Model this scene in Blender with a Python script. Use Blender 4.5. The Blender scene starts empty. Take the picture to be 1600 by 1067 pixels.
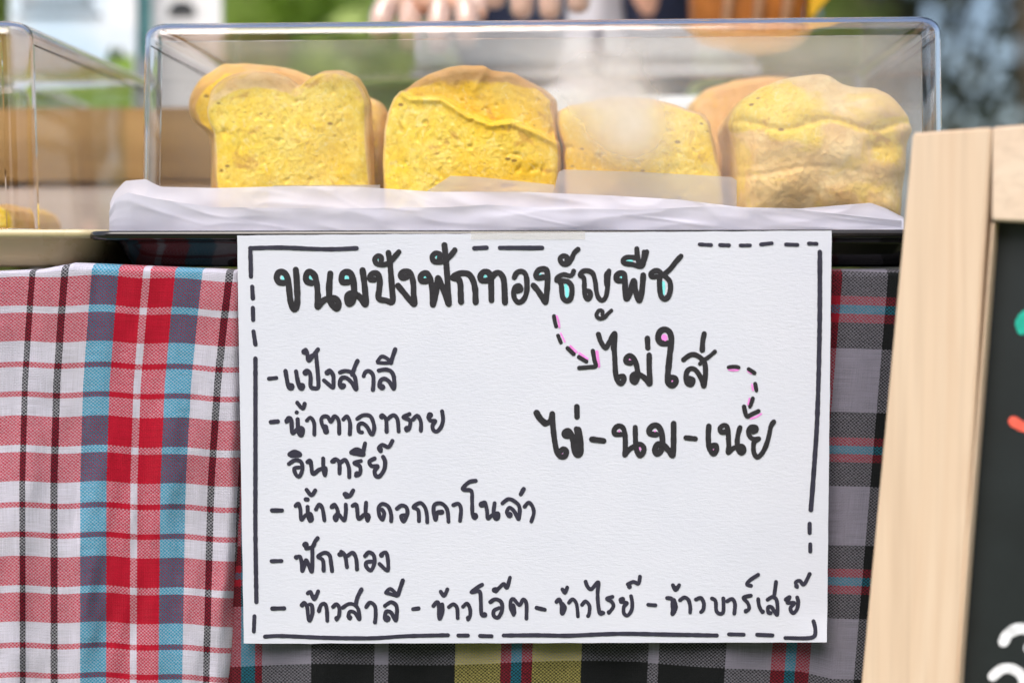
import bpy, bmesh, math, random
from mathutils import Vector, noise, Matrix
R = math.radians
random.seed(7)
S = bpy.context.scene
COL = S.collection

# ------------------------------------------------------------------ camera
CAMLOC = Vector((0.0, -1.0, 0.86))
PITCH, YAW, FPX = R(2.66), R(3.0), 2222.2
cam = bpy.data.cameras.new('camera'); camo = bpy.data.objects.new('camera', cam); COL.objects.link(camo)
cam.lens = 50; cam.sensor_width = 36; cam.clip_start = .02; cam.clip_end = 500
camo.location = CAMLOC; camo.rotation_euler = (R(90) - PITCH, 0, YAW)
cam.dof.use_dof = True; cam.dof.focus_distance = 1.012; cam.dof.aperture_fstop = 2.3
S.camera = camo
# ------------------------------------------------------------------ world, sun, exposure
SUN_EL, SUN_AZ = R(52), R(200)          # azimuth clockwise from +Y: behind the camera, a little to the left
w = bpy.data.worlds.new('World'); S.world = w; w.use_nodes = True
nt = w.node_tree; nt.nodes.clear()
sky = nt.nodes.new('ShaderNodeTexSky'); sky.sky_type = 'NISHITA'; sky.sun_disc = False
sky.sun_elevation = SUN_EL; sky.sun_rotation = SUN_AZ; sky.air_density = 1.0; sky.dust_density = 4.5; sky.ozone_density = 1.2
bg = nt.nodes.new('ShaderNodeBackground'); bg.inputs[1].default_value = .15
wo = nt.nodes.new('ShaderNodeOutputWorld')
nt.links.new(sky.outputs[0], bg.inputs[0]); nt.links.new(bg.outputs[0], wo.inputs[0])
sl = bpy.data.lights.new('sun', 'SUN'); sl.energy = 1.5; sl.angle = R(40); sl.color = (1, .97, .95)
so = bpy.data.objects.new('sun', sl); COL.objects.link(so)
sd = Vector((math.sin(SUN_AZ) * math.cos(SUN_EL), math.cos(SUN_AZ) * math.cos(SUN_EL), math.sin(SUN_EL)))
so.rotation_euler = sd.to_track_quat('Z', 'Y').to_euler()
S.view_settings.view_transform = 'Standard'; S.view_settings.look = 'None'; S.view_settings.gamma = 1
S.view_settings.use_curve_mapping = False
S.view_settings.exposure = 0.65

# ------------------------------------------------------------------ helpers
cf, sf, cp, sp_ = math.cos(YAW), math.sin(YAW), math.cos(PITCH), math.sin(PITCH)
FW = Vector((-sf * cp, cf * cp, -sp_)); RT = Vector((cf, sf, 0)); UP = RT.cross(FW)
def P(px, py, Y):
    """the point at depth Y that the photograph shows at pixel (px, py)"""
    d = FW + RT * ((px - 800) / FPX) + UP * ((533.5 - py) / FPX)
    return CAMLOC + d * ((Y - CAMLOC.y) / d.y)

def tag(o, label=None, cat=None, group=None, kind=None):
    if label: o['label'] = label
    if cat: o['category'] = cat
    if group: o['group'] = group
    if kind: o['kind'] = kind
    return o
def obj(name, verts, faces, mat, parent=None, smooth=False, uvs=None, attrs=None):
    me = bpy.data.meshes.new(name); me.from_pydata([tuple(v) for v in verts], [], faces)
    o = bpy.data.objects.new(name, me); COL.objects.link(o)
    if mat:
        for m in (mat if isinstance(mat, (list, tuple)) else [mat]): me.materials.append(m)
    if smooth: me.polygons.foreach_set('use_smooth', [True] * len(me.polygons))
    if uvs:
        uv = me.uv_layers.new(name='UVMap')
        buf = []
        for l in me.loops: buf += list(uvs[l.vertex_index])
        uv.data.foreach_set('uv', buf)
    if attrs:
        for k, vals in attrs.items():
            a = me.attributes.new(k, 'FLOAT', 'POINT'); a.data.foreach_set('value', vals)
    me.update()
    if parent: o.parent = parent
    return o
def empty(name, loc):
    o = bpy.data.objects.new(name, None); COL.objects.link(o); o.location = loc; o.empty_display_size = .02
    return o
def under(o, root):
    """parent keeping world place (all meshes are written in world coordinates)"""
    o.parent = root; o.matrix_parent_inverse = Matrix.Translation(root.location).inverted()
    return o
def recentre(o, c):
    c = Vector(c); o.data.transform(Matrix.Translation(-c)); o.location = c
    return o
def boxmesh(a, b):
    x0, y0, z0 = a; x1, y1, z1 = b
    v = [(x0,y0,z0),(x1,y0,z0),(x1,y1,z0),(x0,y1,z0),(x0,y0,z1),(x1,y0,z1),(x1,y1,z1),(x0,y1,z1)]
    f = [(3,2,1,0),(4,5,6,7),(0,1,5,4),(1,2,6,5),(2,3,7,6),(3,0,4,7)]
    return v, f
def box(name, a, b, mat, parent=None, bev=.0):
    v, f = boxmesh(a, b); o = obj(name, v, f, mat)
    if bev:
        bm = bmesh.new(); bm.from_mesh(o.data)
        bmesh.ops.bevel(bm, geom=bm.edges[:], offset=bev, segments=2, affect='EDGES'); bm.to_mesh(o.data); bm.free()
    if parent: under(o, parent)
    return o
def tube(name, pts, rads, mat, n=10, parent=None, cap=True):
    V, F = [], []
    pts = [Vector(p) for p in pts]
    for i, p in enumerate(pts):
        t = (pts[min(i+1, len(pts)-1)] - pts[max(i-1, 0)]).normalized()
        a = t.cross(Vector((0, 0, 1)));  a = a.normalized() if a.length > .01 else Vector((1, 0, 0)); b = t.cross(a)
        for k in range(n):
            an = 2 * math.pi * k / n; V.append(p + (a * math.cos(an) + b * math.sin(an)) * rads[i])
    for i in range(len(pts) - 1):
        for k in range(n): F.append((i*n+k, i*n+(k+1) % n, (i+1)*n+(k+1) % n, (i+1)*n+k))
    if cap: F.append(tuple(range(n))[::-1]); F.append(tuple(range((len(pts)-1)*n, len(pts)*n)))
    o = obj(name, V, F, mat, smooth=True)
    if parent: under(o, parent)
    return o
def catmull(pts, step):
    if len(pts) < 3:
        out = []; (x0, y0), (x1, y1) = pts
        n = max(2, int(math.hypot(x1-x0, y1-y0) / step))
        return [(x0 + (x1-x0)*i/n, y0 + (y1-y0)*i/n) for i in range(n+1)]
    q = [pts[0]] + list(pts) + [pts[-1]]; out = []
    for i in range(1, len(q) - 2):
        a, b, c, d = q[i-1], q[i], q[i+1], q[i+2]
        n = max(1, int(math.hypot(c[0]-b[0], c[1]-b[1]) / step))
        for k in range(n):
            t = k / n
            out.append(tuple(.5 * (2*b[j] + (c[j]-a[j])*t + (2*a[j]-5*b[j]+4*c[j]-d[j])*t*t + (3*b[j]-a[j]-3*c[j]+d[j])*t**3) for j in (0, 1)))
    out.append(tuple(pts[-1])); return out

# ------------------------------------------------------------------ materials
class N:
    """tiny node-graph writer"""
    def __init__(s, name):
        s.m = bpy.data.materials.new(name); s.m.use_nodes = True; s.t = s.m.node_tree; s.t.nodes.clear()
        s.out = s.t.nodes.new('ShaderNodeOutputMaterial')
    def n(s, typ, ins=None, **kw):
        nd = s.t.nodes.new(typ)
        for k, v in kw.items(): setattr(nd, k, v)
        for k, v in (ins or {}).items(): s.set(nd.inputs[k], v)
        return nd
    def set(s, sock, v):
        if isinstance(v, bpy.types.NodeSocket): s.t.links.new(v, sock)
        elif hasattr(v, 'outputs'): s.t.links.new(v.outputs[0], sock)
        else:
            if isinstance(v, (tuple, list)) and len(v) == 3 and sock.type == 'RGBA': v = (*v, 1)
            sock.default_value = v
    def math(s, op, a, b=0.0, c=0.0, clamp=False):
        nd = s.n('ShaderNodeMath', {0: a, 1: b, 2: c}, operation=op); nd.use_clamp = clamp; return nd.outputs[0]
    def mix(s, f, a, b, mode='MIX'):
        nd = s.n('ShaderNodeMix', data_type='RGBA', blend_type=mode)
        s.set(nd.inputs[0], f); s.set(nd.inputs[6], a); s.set(nd.inputs[7], b); return nd.outputs[2]
    def ramp(s, f, stops, const=False):
        nd = s.n('ShaderNodeValToRGB', {0: f}); cr = nd.color_ramp
        if const: cr.interpolation = 'CONSTANT'
        while len(cr.elements) > 1: cr.elements.remove(cr.elements[-1])
        cr.elements[0].position = stops[0][0]; cr.elements[0].color = (*stops[0][1], 1)
        for p, c in stops[1:]:
            e = cr.elements.new(min(p, 1)); e.color = (*c, 1)
        return nd.outputs[0]
    def rng(s, v, a, b, c=0., d=1.):
        return s.n('ShaderNodeMapRange', {0: v, 1: a, 2: b, 3: c, 4: d}).outputs[0]
    def obj(s): return s.n('ShaderNodeTexCoord').outputs['Object']
    def uv(s): return s.n('ShaderNodeTexCoord').outputs['UV']
    def scale(s, v, sc): return s.n('ShaderNodeMapping', {0: v, 3: sc}).outputs[0]
    def noise(s, v, sc, det=3, rough=.55, dist=0.):
        return s.n('ShaderNodeTexNoise', {'Vector': v, 'Scale': sc, 'Detail': det, 'Roughness': rough, 'Distortion': dist}).outputs[0]
    def bump(s, h, st, d, nrm=None):
        i = {'Height': h, 'Strength': st, 'Distance': d}
        if nrm is not None: i['Normal'] = nrm
        return s.n('ShaderNodeBump', i).outputs[0]
    def bsdf(s, col, rough=.6, **kw):
        b = s.n('ShaderNodeBsdfPrincipled', {'Base Color': col, 'Roughness': rough})
        for k, v in kw.items(): s.set(b.inputs[k.replace('_', ' ')], v)
        return b
    def done(s, sh): s.set(s.out.inputs[0], sh.outputs[0] if hasattr(sh, 'outputs') else sh); return s.m

def plain(name, col, rough=.6, var=.12, sc=30, bump=0., **kw):
    g = N(name); v = g.obj(); nz = g.noise(v, sc, 4)
    c = g.mix(g.rng(nz, .3, .7, 0, 1), tuple(x*(1-var) for x in col), tuple(min(1, x*(1+var)) for x in col))
    b = g.bsdf(c, rough, **kw)
    if bump: g.set(b.inputs['Normal'], g.bump(g.noise(v, sc*6, 4), .6, bump))
    return g.done(b)

def m_card():
    g = N('watercolour_card'); v = g.obj()
    grain = g.noise(g.scale(v, (170, 1, 640)), 1.0, 3, .55, .6)
    fine = g.noise(g.scale(v, (900, 1, 1400)), 1.0, 2)
    nz = g.noise(v, 14, 3)
    c = g.mix(g.rng(nz, .3, .7), (.62, .645, .745), (.65, .67, .765))
    h = g.math('ADD', g.math('MULTIPLY', grain, 1.0), g.math('MULTIPLY', fine, .35))
    b = g.bsdf(c, .75, Normal=g.bump(h, .5, .00032)); b.inputs['Specular IOR Level'].default_value = .25
    return g.done(b)
def m_ink(name, col):
    g = N(name); v = g.obj()
    grain = g.noise(g.scale(v, (170, 1, 640)), 1.0, 3, .55, .6)
    nz = g.noise(v, 120, 3)
    c = g.mix(g.rng(nz, .35, .7), col, tuple(x*1.35 for x in col))
    b = g.bsdf(c, .55, Normal=g.bump(grain, .4, .0004)); b.inputs['Specular IOR Level'].default_value = .3
    return g.done(b)

def m_weave(name, warp, weft, ulen, wefper, pitch, fringe=0):
    """warp: colour stops over U in photo-millimetre units / ulen; weft: stops over one period of V"""
    g = N(name); uv = g.uv(); s = g.n('ShaderNodeSeparateXYZ', {0: uv}); U, V = s.outputs[0], s.outputs[1]
    wob = g.math('MULTIPLY', g.math('SUBTRACT', g.noise(uv, .05, 2), .5), 1.2)
    U2 = g.math('ADD', U, g.math('MULTIPLY', g.math('SUBTRACT', g.noise(g.scale(uv, (.25, .25, 1)), 1, 1), .5), 1.6))
    V2 = g.math('ADD', V, g.math('MULTIPLY', g.math('SUBTRACT', g.noise(g.scale(uv, (.3, .3, 1)), 1, 1), .5), 1.4))
    cw = g.ramp(g.math('DIVIDE', U2, ulen), warp, True)
    cv = g.ramp(g.math('FRACT', g.math('DIVIDE', V2, wefper)), weft, True)
    # threads: one row of the weave shifts by a third of a thread, giving the twill-like diagonals
    a = g.math('DIVIDE', U, pitch); b = g.math('DIVIDE', V, pitch * .88)
    fa, fb = g.math('FLOOR', a), g.math('FLOOR', b)
    over = g.math('PINGPONG', g.math('ADD', fa, fb), 1.0)           # 0 / 1 plain weave
    nz = g.noise(g.scale(uv, (1.1, .35, 1)), .9, 3); nz2 = g.noise(g.scale(uv, (.22, 1.4, 1)), .8, 3)
    slub = g.noise(g.scale(uv, (.42, .30, 1)), 1, 3, .6, .8)
    f = g.math('ADD', g.math('MULTIPLY', over, .84), g.math('MULTIPLY', g.math('SUBTRACT', nz, nz2), 1.5))
    f = g.math('ADD', f, g.math('MULTIPLY', g.math('SUBTRACT', slub, .5), 1.4))
    f = g.math('ADD', f, .0, clamp=True)
    c = g.mix(f, cw, cv)
    prod = g.mix(1.0, g.mix(1.0, cw, cv, 'MULTIPLY'), (1.5, 1.5, 1.5), 'MULTIPLY')      # dark yarn showing through the thin pale yarn
    c = g.mix(.52, c, prod)
    # slubs: thick and thin threads
    thr = g.noise(g.scale(uv, (.02, 1.3, 1)), 1, 2)
    thr2 = g.noise(g.scale(uv, (1.3, .02, 1)), 1, 2)
    sh = g.math('ADD', g.rng(thr, .3, .7, .80, 1.18), g.rng(thr2, .3, .7, -.12, .12))
    c = g.mix(1.0, c, g.n('ShaderNodeCombineXYZ', {0: sh, 1: sh, 2: sh}).outputs[0], 'MULTIPLY')
    # thread relief
    ra = g.math('PINGPONG', a, .5); rb = g.math('PINGPONG', b, .5)
    hgt = g.math('ADD', g.math('MULTIPLY', ra, over), g.math('MULTIPLY', rb, g.math('SUBTRACT', 1, over)))
    hgt = g.math('ADD', hgt, g.math('MULTIPLY', nz, .8))
    bs = g.bsdf(c, .9, Normal=g.bump(hgt, .7, .0006)); bs.inputs['Specular IOR Level'].default_value = .15
    bs.inputs['Sheen Weight'].default_value = .08
    return g.done(bs)

def m_bread():
    g = N('pumpkin_bread'); v = g.obj()
    crust = g.n('ShaderNodeAttribute', attribute_name='crust').outputs['Fac']
    deep = g.n('ShaderNodeAttribute', attribute_name='deep').outputs['Fac']
    n1 = g.noise(v, 45, 5, .6, .3); n2 = g.noise(v, 230, 4, .6); n3 = g.noise(v, 18, 4, .6, .6)
    crumb = g.mix(g.rng(n2, .3, .7), (.93, .67, .075), (.96, .81, .23))
    crumb = g.mix(g.rng(n1, .42, .66), crumb, (.95, .68, .045))
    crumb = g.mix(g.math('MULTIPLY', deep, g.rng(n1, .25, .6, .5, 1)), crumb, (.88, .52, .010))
    # brownish pores and little cracks in the crumb
    vo = g.n('ShaderNodeTexVoronoi', {'Vector': g.scale(v, (1, 1, 1.6)), 'Scale': 260, 'Randomness': 1}).outputs[0]
    pore = g.math('MULTIPLY', g.rng(vo, .0, .30, 1, 0), g.rng(g.noise(v, 90, 2), .46, .6, 0, .9))
    crumb = g.mix(pore, crumb, (.58, .28, .04))
    mott = g.noise(v, 150, 5, .7, .9)
    crumb = g.mix(g.rng(mott, .54, .66, 0, .6), crumb, (.74, .45, .06))
    crumb = g.mix(g.rng(mott, .45, .34, 0, .5), crumb, (.97, .85, .42))
    stain = g.math('MULTIPLY', g.rng(g.noise(v, 55, 4, .6, .5), .60, .68, 0, .7), 1.0)
    crumb = g.mix(stain, crumb, (.60, .31, .06))
    vo2 = g.n('ShaderNodeTexVoronoi', {'Vector': g.scale(v, (1, 1, 1.8)), 'Scale': 62, 'Randomness': 1}).outputs[0]
    seed = g.math('MULTIPLY', g.rng(vo2, .10, .17, 1, 0), g.rng(g.noise(v, 33, 1), .53, .56, 0, 1))
    crumb = g.mix(g.math('MULTIPLY', seed, .8), crumb, (.22, .10, .03))
    vein = g.math('ABSOLUTE', g.math('SUBTRACT', g.noise(v, 34, 5, .62, .8), .5))
    crumb = g.mix(g.rng(vein, .0, .012, .3, 0), crumb, (.60, .34, .06))
    cr = g.mix(g.rng(n3, .3, .7), (.94, .60, .22), (.97, .78, .42))
    cr = g.mix(g.rng(n1, .48, .74, 0, .8), cr, (.82, .46, .14))
    cr = g.mix(g.rng(g.noise(v, 26, 4, .6, 1.0), .52, .62, 0, .8), cr, (.92, .66, .15))
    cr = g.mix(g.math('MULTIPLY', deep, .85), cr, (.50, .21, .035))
    vein2 = g.math('ABSOLUTE', g.math('SUBTRACT', g.noise(v, 75, 6, .65, 1.2), .5))
    cr = g.mix(g.rng(vein2, .0, .012, .35, 0), cr, (.50, .24, .07))
    ff = g.math('ADD', crust, g.math('MULTIPLY', g.math('SUBTRACT', g.noise(v, 60, 4), .5), .9))
    c = g.mix(g.rng(ff, .38, .62), crumb, cr)
    h = g.math('ADD', g.math('MULTIPLY', n2, .5), g.math('MULTIPLY', pore, -.9))
    h = g.math('ADD', h, g.math('MULTIPLY', g.rng(vein2, 0, .03, -.6, 0), crust)); h = g.math('ADD', h, g.math('MULTIPLY', n1, .6))
    b = g.bsdf(c, .62, Normal=g.bump(h, .6, .0008)); b.inputs['Specular IOR Level'].default_value = .3
    b.inputs['Subsurface Weight'].default_value = .12; b.inputs['Subsurface Radius'].default_value = (.006, .004, .002)
    return g.done(b)

def m_acrylic_sheet(glares=()):
    """thin clear plastic: fresnel reflection over straight transmission, with reflected glare painted in as milky patches"""
    g = N('acrylic_sheet')
    v = g.obj()
    fac = g.n('ShaderNodeLayerWeight', {0: .5}).outputs['Facing']
    fr = g.math('ADD', .034, g.math('MULTIPLY', g.math('POWER', fac, 5.0), .93))     # Schlick, same from both sides
    gl = g.n('ShaderNodeBsdfGlossy', {'Color': (1, 1, 1), 'Roughness': .015})
    tr = g.n('ShaderNodeBsdfTransparent', {'Color': (.99, .99, .988)})
    base = g.n('ShaderNodeMixShader', {0: fr, 1: tr, 2: gl})
    glare_scuffs = None
    for (c, r, a) in glares:  # each lobe paints soft glare into the sheet; scuffs and dust join below
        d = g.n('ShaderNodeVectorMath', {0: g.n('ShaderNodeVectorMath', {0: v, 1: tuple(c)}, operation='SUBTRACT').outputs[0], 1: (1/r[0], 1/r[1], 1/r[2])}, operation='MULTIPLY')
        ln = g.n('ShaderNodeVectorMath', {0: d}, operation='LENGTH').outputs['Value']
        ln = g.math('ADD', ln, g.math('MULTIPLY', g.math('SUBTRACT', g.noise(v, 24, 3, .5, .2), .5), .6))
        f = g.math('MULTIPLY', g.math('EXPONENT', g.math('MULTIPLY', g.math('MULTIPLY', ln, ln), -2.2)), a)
        glare_scuffs = f if glare_scuffs is None else g.math('ADD', glare_scuffs, f)
    # scuffs everywhere, very faint
    sc = g.math('MULTIPLY', g.rng(g.noise(g.scale(v, (1, 1, .5)), 9, 5, .6, .4), .45, .8), .035)
    sp = g.n('ShaderNodeTexVoronoi', {'Vector': v, 'Scale': 210}).outputs[0]
    dust = g.math('MULTIPLY', g.rng(sp, .03, .08, 1, 0), g.rng(g.noise(v, 30, 2), .58, .62, 0, .35))
    glare_scuffs = g.math('ADD', sc if glare_scuffs is None else g.math('ADD', glare_scuffs, sc), dust, clamp=True)
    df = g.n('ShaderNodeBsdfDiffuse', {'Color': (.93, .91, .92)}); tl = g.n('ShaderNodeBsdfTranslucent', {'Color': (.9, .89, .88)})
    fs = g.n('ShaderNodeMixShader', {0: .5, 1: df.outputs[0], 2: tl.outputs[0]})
    return g.done(g.n('ShaderNodeMixShader', {0: glare_scuffs, 1: base.outputs[0], 2: fs.outputs[0]}))
def m_acrylic_solid():
    g = N('acrylic_edge')
    return g.done(g.n('ShaderNodeBsdfGlass', {'Color': (.975, .96, .96), 'Roughness': .0, 'IOR': 1.47}))

def m_paper(clear=.22, name='baking_paper'):
    g = N(name); v = g.obj()
    n1 = g.noise(v, 40, 4); 
    c = g.mix(g.rng(n1, .3, .7), (.70, .705, .84), (.78, .78, .90))
    df = g.bsdf(c, .42, Normal=g.bump(g.noise(v, 28, 3, .5, .5), .2, .0012))
    tl = g.n('ShaderNodeBsdfTranslucent', {'Color': (.80, .80, .86)}); tr = g.n('ShaderNodeBsdfTransparent', {'Color': (.96, .96, 1)})
    a = g.n('ShaderNodeMixShader', {0: .35, 1: df.outputs[0], 2: tl.outputs[0]})
    return g.done(g.n('ShaderNodeMixShader', {0: clear, 1: a.outputs[0], 2: tr.outputs[0]}))

def m_wood(name, c1, c2, axis=2, sc=1.0, knots=True, rough=.55):
    g = N(name); v = g.obj(); s = [26*sc, 26*sc, 26*sc]; s[axis] = 2.2*sc
    n1 = g.noise(g.scale(v, tuple(s)), 1, 5, .6, .8); s2 = [x*7 for x in s]; s2[axis] = s[axis]*2
    n2 = g.noise(g.scale(v, tuple(s2)), 1, 3)
    c = g.mix(g.rng(n1, .3, .72), c1, c2)
    c = g.mix(g.rng(n2, .45, .75, 0, .35), c, tuple(x*.72 for x in c1))
    b = g.bsdf(c, rough, Normal=g.bump(n2, .25, .0006)); return g.done(b)

def m_leaf(name, a, b):
    g = N(name); i = g.n('ShaderNodeObjectInfo').outputs['Random']; v = g.obj()
    nz = g.noise(v, 2.2, 3); nz2 = g.noise(v, 12, 2)
    c = g.mix(g.rng(g.math('ADD', g.math('MULTIPLY', nz, .6), g.math('MULTIPLY', nz2, .4)), .35, .65), a, b)
    d = g.bsdf(c, .5); t = g.n('ShaderNodeBsdfTranslucent', {'Color': b})
    g.set(t.inputs[0], c)
    return g.done(g.n('ShaderNodeMixShader', {0: .4, 1: d.outputs[0], 2: t.outputs[0]}))

WHT, RED, BLU, BLK = (.56, .55, .62), (.45, .007, .040), (.006, .26, .40), (.010, .012, .018)
# =================================================================== SETTING
grass_m = m_leaf('grass_ground', (.10, .17, .03), (.22, .30, .06))
def grid_ground():
    V, F = [], []; n = 40
    for j in range(n + 1):
        for i in range(n + 1):
            x = -120 + 240*i/n; y = -120 + 240*j/n
            V.append((x, y, .0 + (.25*noise.noise(Vector((x*.05, y*.05, 0))) if abs(x) > 7 or abs(y) > 7 else 0)))
    for j in range(n):
        for i in range(n): a = j*(n+1)+i; F.append((a, a+1, a+n+2, a+n+1))
    return tag(obj('lawn', V, F, grass_m, smooth=True), kind='structure')
grid_ground()

# =================================================================== TABLE
TZ = P(250, 421, .03).z                   # table top with cloth
TBX0, TBX1 = -1.0, 1.0
wood_t = m_wood('table_wood', (.30, .18, .09), (.42, .28, .15), 0)
tb = empty('stall_table', (0, .45, 0))
tag(tb, 'long wooden stall table hidden under the two checked cloths', 'table')
box('table_top', (TBX0, .028, TZ-.036), (TBX1, .90, TZ-.006), wood_t, tb, .003)
for x in (TBX0+.05, TBX1-.05):
    for y in (.07, .85): box('leg', (x-.025, y-.025, 0), (x+.025, y+.025, TZ-.037), wood_t, tb, .003)

def interp(t, tab):
    if t <= tab[0][0]: return tab[0][1]
    for (a, va), (b, vb) in zip(tab, tab[1:]):
        if t <= b: return va + (vb-va)*(t-a)/(b-a)
    (a, va), (b, vb) = tab[-2:]; return vb + (vb-va)*(t-b)/(b-a) if False else vb

# ---- plaid cloths: built in the cloth's own (u, v) coordinates, millimetre-like units
def drape(name, u0, u1, du, xfun, y_top, y_bot, mat, Yfun, label, topfun, back=.25, vmap=None):
    """cloth lying on the table and hanging over its front edge; u across, y down"""
    V, F, UV = [], [], []
    us = [u0 + (u1-u0)*i/round((u1-u0)/du) for i in range(round((u1-u0)/du)+1)]
    rows = []
    nback = 8
    for k in range(nback, 0, -1): rows.append(('b', k/nback))
    for k in range(9): rows.append(('r', k/8))
    ny = int((y_bot-y_top)/6)
    for k in range(1, ny+1): rows.append(('h', k/ny))
    for kind, t in rows:
        for u in us:
            rad = .012
            if kind == 'h':
                y = y_top + (y_bot-y_top)*t
                px = xfun(u, y); Y = Yfun(px, y)
                p = P(px, y + topfun(px)*max(0, 1-t*6)*.3, Y); v = (vmap(px, y) if vmap else y)
            else:
                y = y_top; px = xfun(u, y); Y0 = Yfun(px, y)
                base = P(px, y + topfun(px)*.3, Y0); zt = P(px, y_top - 12 + topfun(px), Y0).z
                if kind == 'r':
                    a = (1-t)*math.pi/2
                    p = Vector((base.x, Y0 + rad*(1-math.cos(a)), base.z + (zt-base.z)*math.sin(a)))
                    v = (vmap(px, y) if vmap else y) - (1-t)*16
                else:
                    fz = t
                    zz = zt + (TZ - .001 - zt)*min(1, fz*2.2)
                    p = Vector((base.x, Y0 + rad + back*fz, zz)); v = (vmap(px, y) if vmap else y) - 16 - 1000*back*fz/.45
            V.append(p); UV.append((u, v))
    n = len(us)
    for j in range(len(rows)-1):
        for i in range(n-1): a = j*n+i; F.append((a, a+n, a+n+1, a+1))
    o = obj(name, V, F, mat, smooth=True, uvs=UV)
    return o

def redx(u, y):
    c = interp(y, [(405, 230), (425, 228), (500, 221), (600, 213), (750, 208), (1067, 207), (1200, 207)])
    d = u - 213
    if d > 0: d *= interp(y, [(420, 1.03), (600, 1.0), (800, .95), (1067, .905), (1200, .9)])
    else: d *= interp(y, [(420, 1.02), (600, 1.0), (1067, .985)])
    return c + d
def redv(px, y): return y - interp(px, [(0, 0), (170, 0), (300, 4), (400, 8)]) + 1.5*math.sin(px*.05)
def redY(px, y):
    t = max(0, min(1, (y-430)/500))
    a = .0014*math.sin(px*.052+y*.004)*t + .0008*math.sin(px*.115+1.3+y*.007)*t + .0052*noise.noise(Vector((px*.013, y*.0042, 3))) + .0030*abs(noise.noise(Vector((px*.022+y*.006, y*.003, 13))))*t
    a += .0012*noise.noise(Vector((px*.05, y*.018, 5)))
    # right hem rolls back
    e = max(0, px - interp(y, [(400, 372), (800, 360), (1067, 335)]))
    return .004 + a - .003 + (e*.0006)
def redtop(px): return interp(px, [(-80, 14), (60, 8), (110, -2), (160, 0), (300, 6), (400, 10)])
redm = m_weave('red_plaid_cotton',
    [(0, WHT)] + [(p/480., c) for p, c in [
        (80, WHT), (80+33, BLK), (80+43, WHT), (80+83, BLK), (80+94, WHT), (80+130, BLU), (80+171, RED), (80+207, WHT), (80+219, RED), (80+256, BLU),
        (80+298, WHT), (80+333, BLK), (80+345, WHT), (80+383, BLK), (80+395, WHT)]][1:],
    [(0, RED), (.21, WHT), (.258, RED), (.468, WHT), (.614, RED), (.655, WHT), (.825, RED), (.866, WHT)], 480, 219.0, 3.0)
# shift U so that ramp starts at -80 (u+80), V so that a period starts at y = 431
def shiftuv(o, du, dv):
    uv = o.data.uv_layers[0].data
    for l in uv: l.uv = (l.uv[0]+du, l.uv[1]+dv)
rc = drape('tablecloth', -70, 392, 6, redx, 424, 1190, redm, redY, '', redtop, vmap=redv)
shiftuv(rc, 80, -431 + 219*8)
tag(rc, 'red, white and turquoise checked cotton tablecloth hanging left of the handwritten card', 'tablecloth')

YEL = (.50, .44, .13); GRY = (.27, .26, .315); DRD = (.30, .010, .03); DBL = (.012, .20, .30); KK = (.008, .010, .012)
blk_stops = [(300, KK), (350, DRD), (376, DBL), (393, DRD), (409, GRY), (481, KK), (584, GRY), (603, KK), (705, YEL), (777, DRD), (793, DBL),
             (811, DRD), (829, YEL), (902, KK), (1006, GRY), (1025, KK), (1130, GRY), (1202, DRD), (1221, DBL), (1239, DRD), (1258, GRY), (1330, KK), (1434, GRY), (1452, KK), (1560, GRY)]
blkm = m_weave('dark_plaid_cotton', [(max(0, (p-300)/1400.), c) for p, c in blk_stops],
    [(0, DRD), (.06, DBL), (.122, DRD), (.185, KK), (.37, GRY), (.82, KK)], 1400, 213.0, 3.0)
def blkx(u, y): return u + (1067-y)*.085*interp(u, [(350, 0), (1000, .5), (1250, 1)])
def blkv(px, y): return 213*interp(y, [(251, -1), (464, 0), (685, 1), (890, 2), (1100, 3), (1310, 4)]) + 2.2*math.sin(px*.016) + interp(px, [(360, 22), (1000, 30), (1250, 12), (1300, 0)])*(1 if y > 950 else max(0, (y-850)/100))
def blkY(px, y):
    t = max(0, min(1, (y-440)/400))
    return .008 + .003*math.sin(px*.021+.5)*t + .0016*math.sin(px*.06)*t + .002*noise.noise(Vector((px*.01, y*.005, 9)))
bc = drape('tablecloth', 330, 1690, 8, blkx, 432, 1190, blkm, blkY, '', lambda px: 0, vmap=blkv)
shiftuv(bc, -300, 213*8)
tag(bc, 'black and grey plaid tablecloth with red and blue stripes behind the card and the blackboard', 'tablecloth')

# =================================================================== TRAYS
def rrect(cx, cy, hw, hd, r, z, n=8):
    out = []
    for (sx, sy, a0) in ((1, 1, 0), (-1, 1, 90), (-1, -1, 180), (1, -1, 270)):
        for k in range(n+1):
            a = R(a0 + 90*k/n); out.append(Vector((cx + sx*(hw-r) + r*math.cos(a), cy + sy*(hd-r) + r*math.sin(a), z)))
    return out
def loft(name, loops, mat, cap0=False, cap1=False, matidx=None, faceidx=None):
    V = [p for l in loops for p in l]; n = len(loops[0]); F = []; MI = []
    for j in range(len(loops)-1):
        for k in range(n):
            F.append((j*n+k, j*n+(k+1) % n, (j+1)*n+(k+1) % n, (j+1)*n+k)); MI.append(faceidx(j, k) if faceidx else 0)
    if cap0: F.append(tuple(range(n))[::-1]); MI.append(0)
    if cap1: F.append(tuple(range((len(loops)-1)*n, len(loops)*n))); MI.append(0)
    o = obj(name, V, F, mat, smooth=True); o.data.polygons.foreach_set('material_index', MI)
    return o
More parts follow.
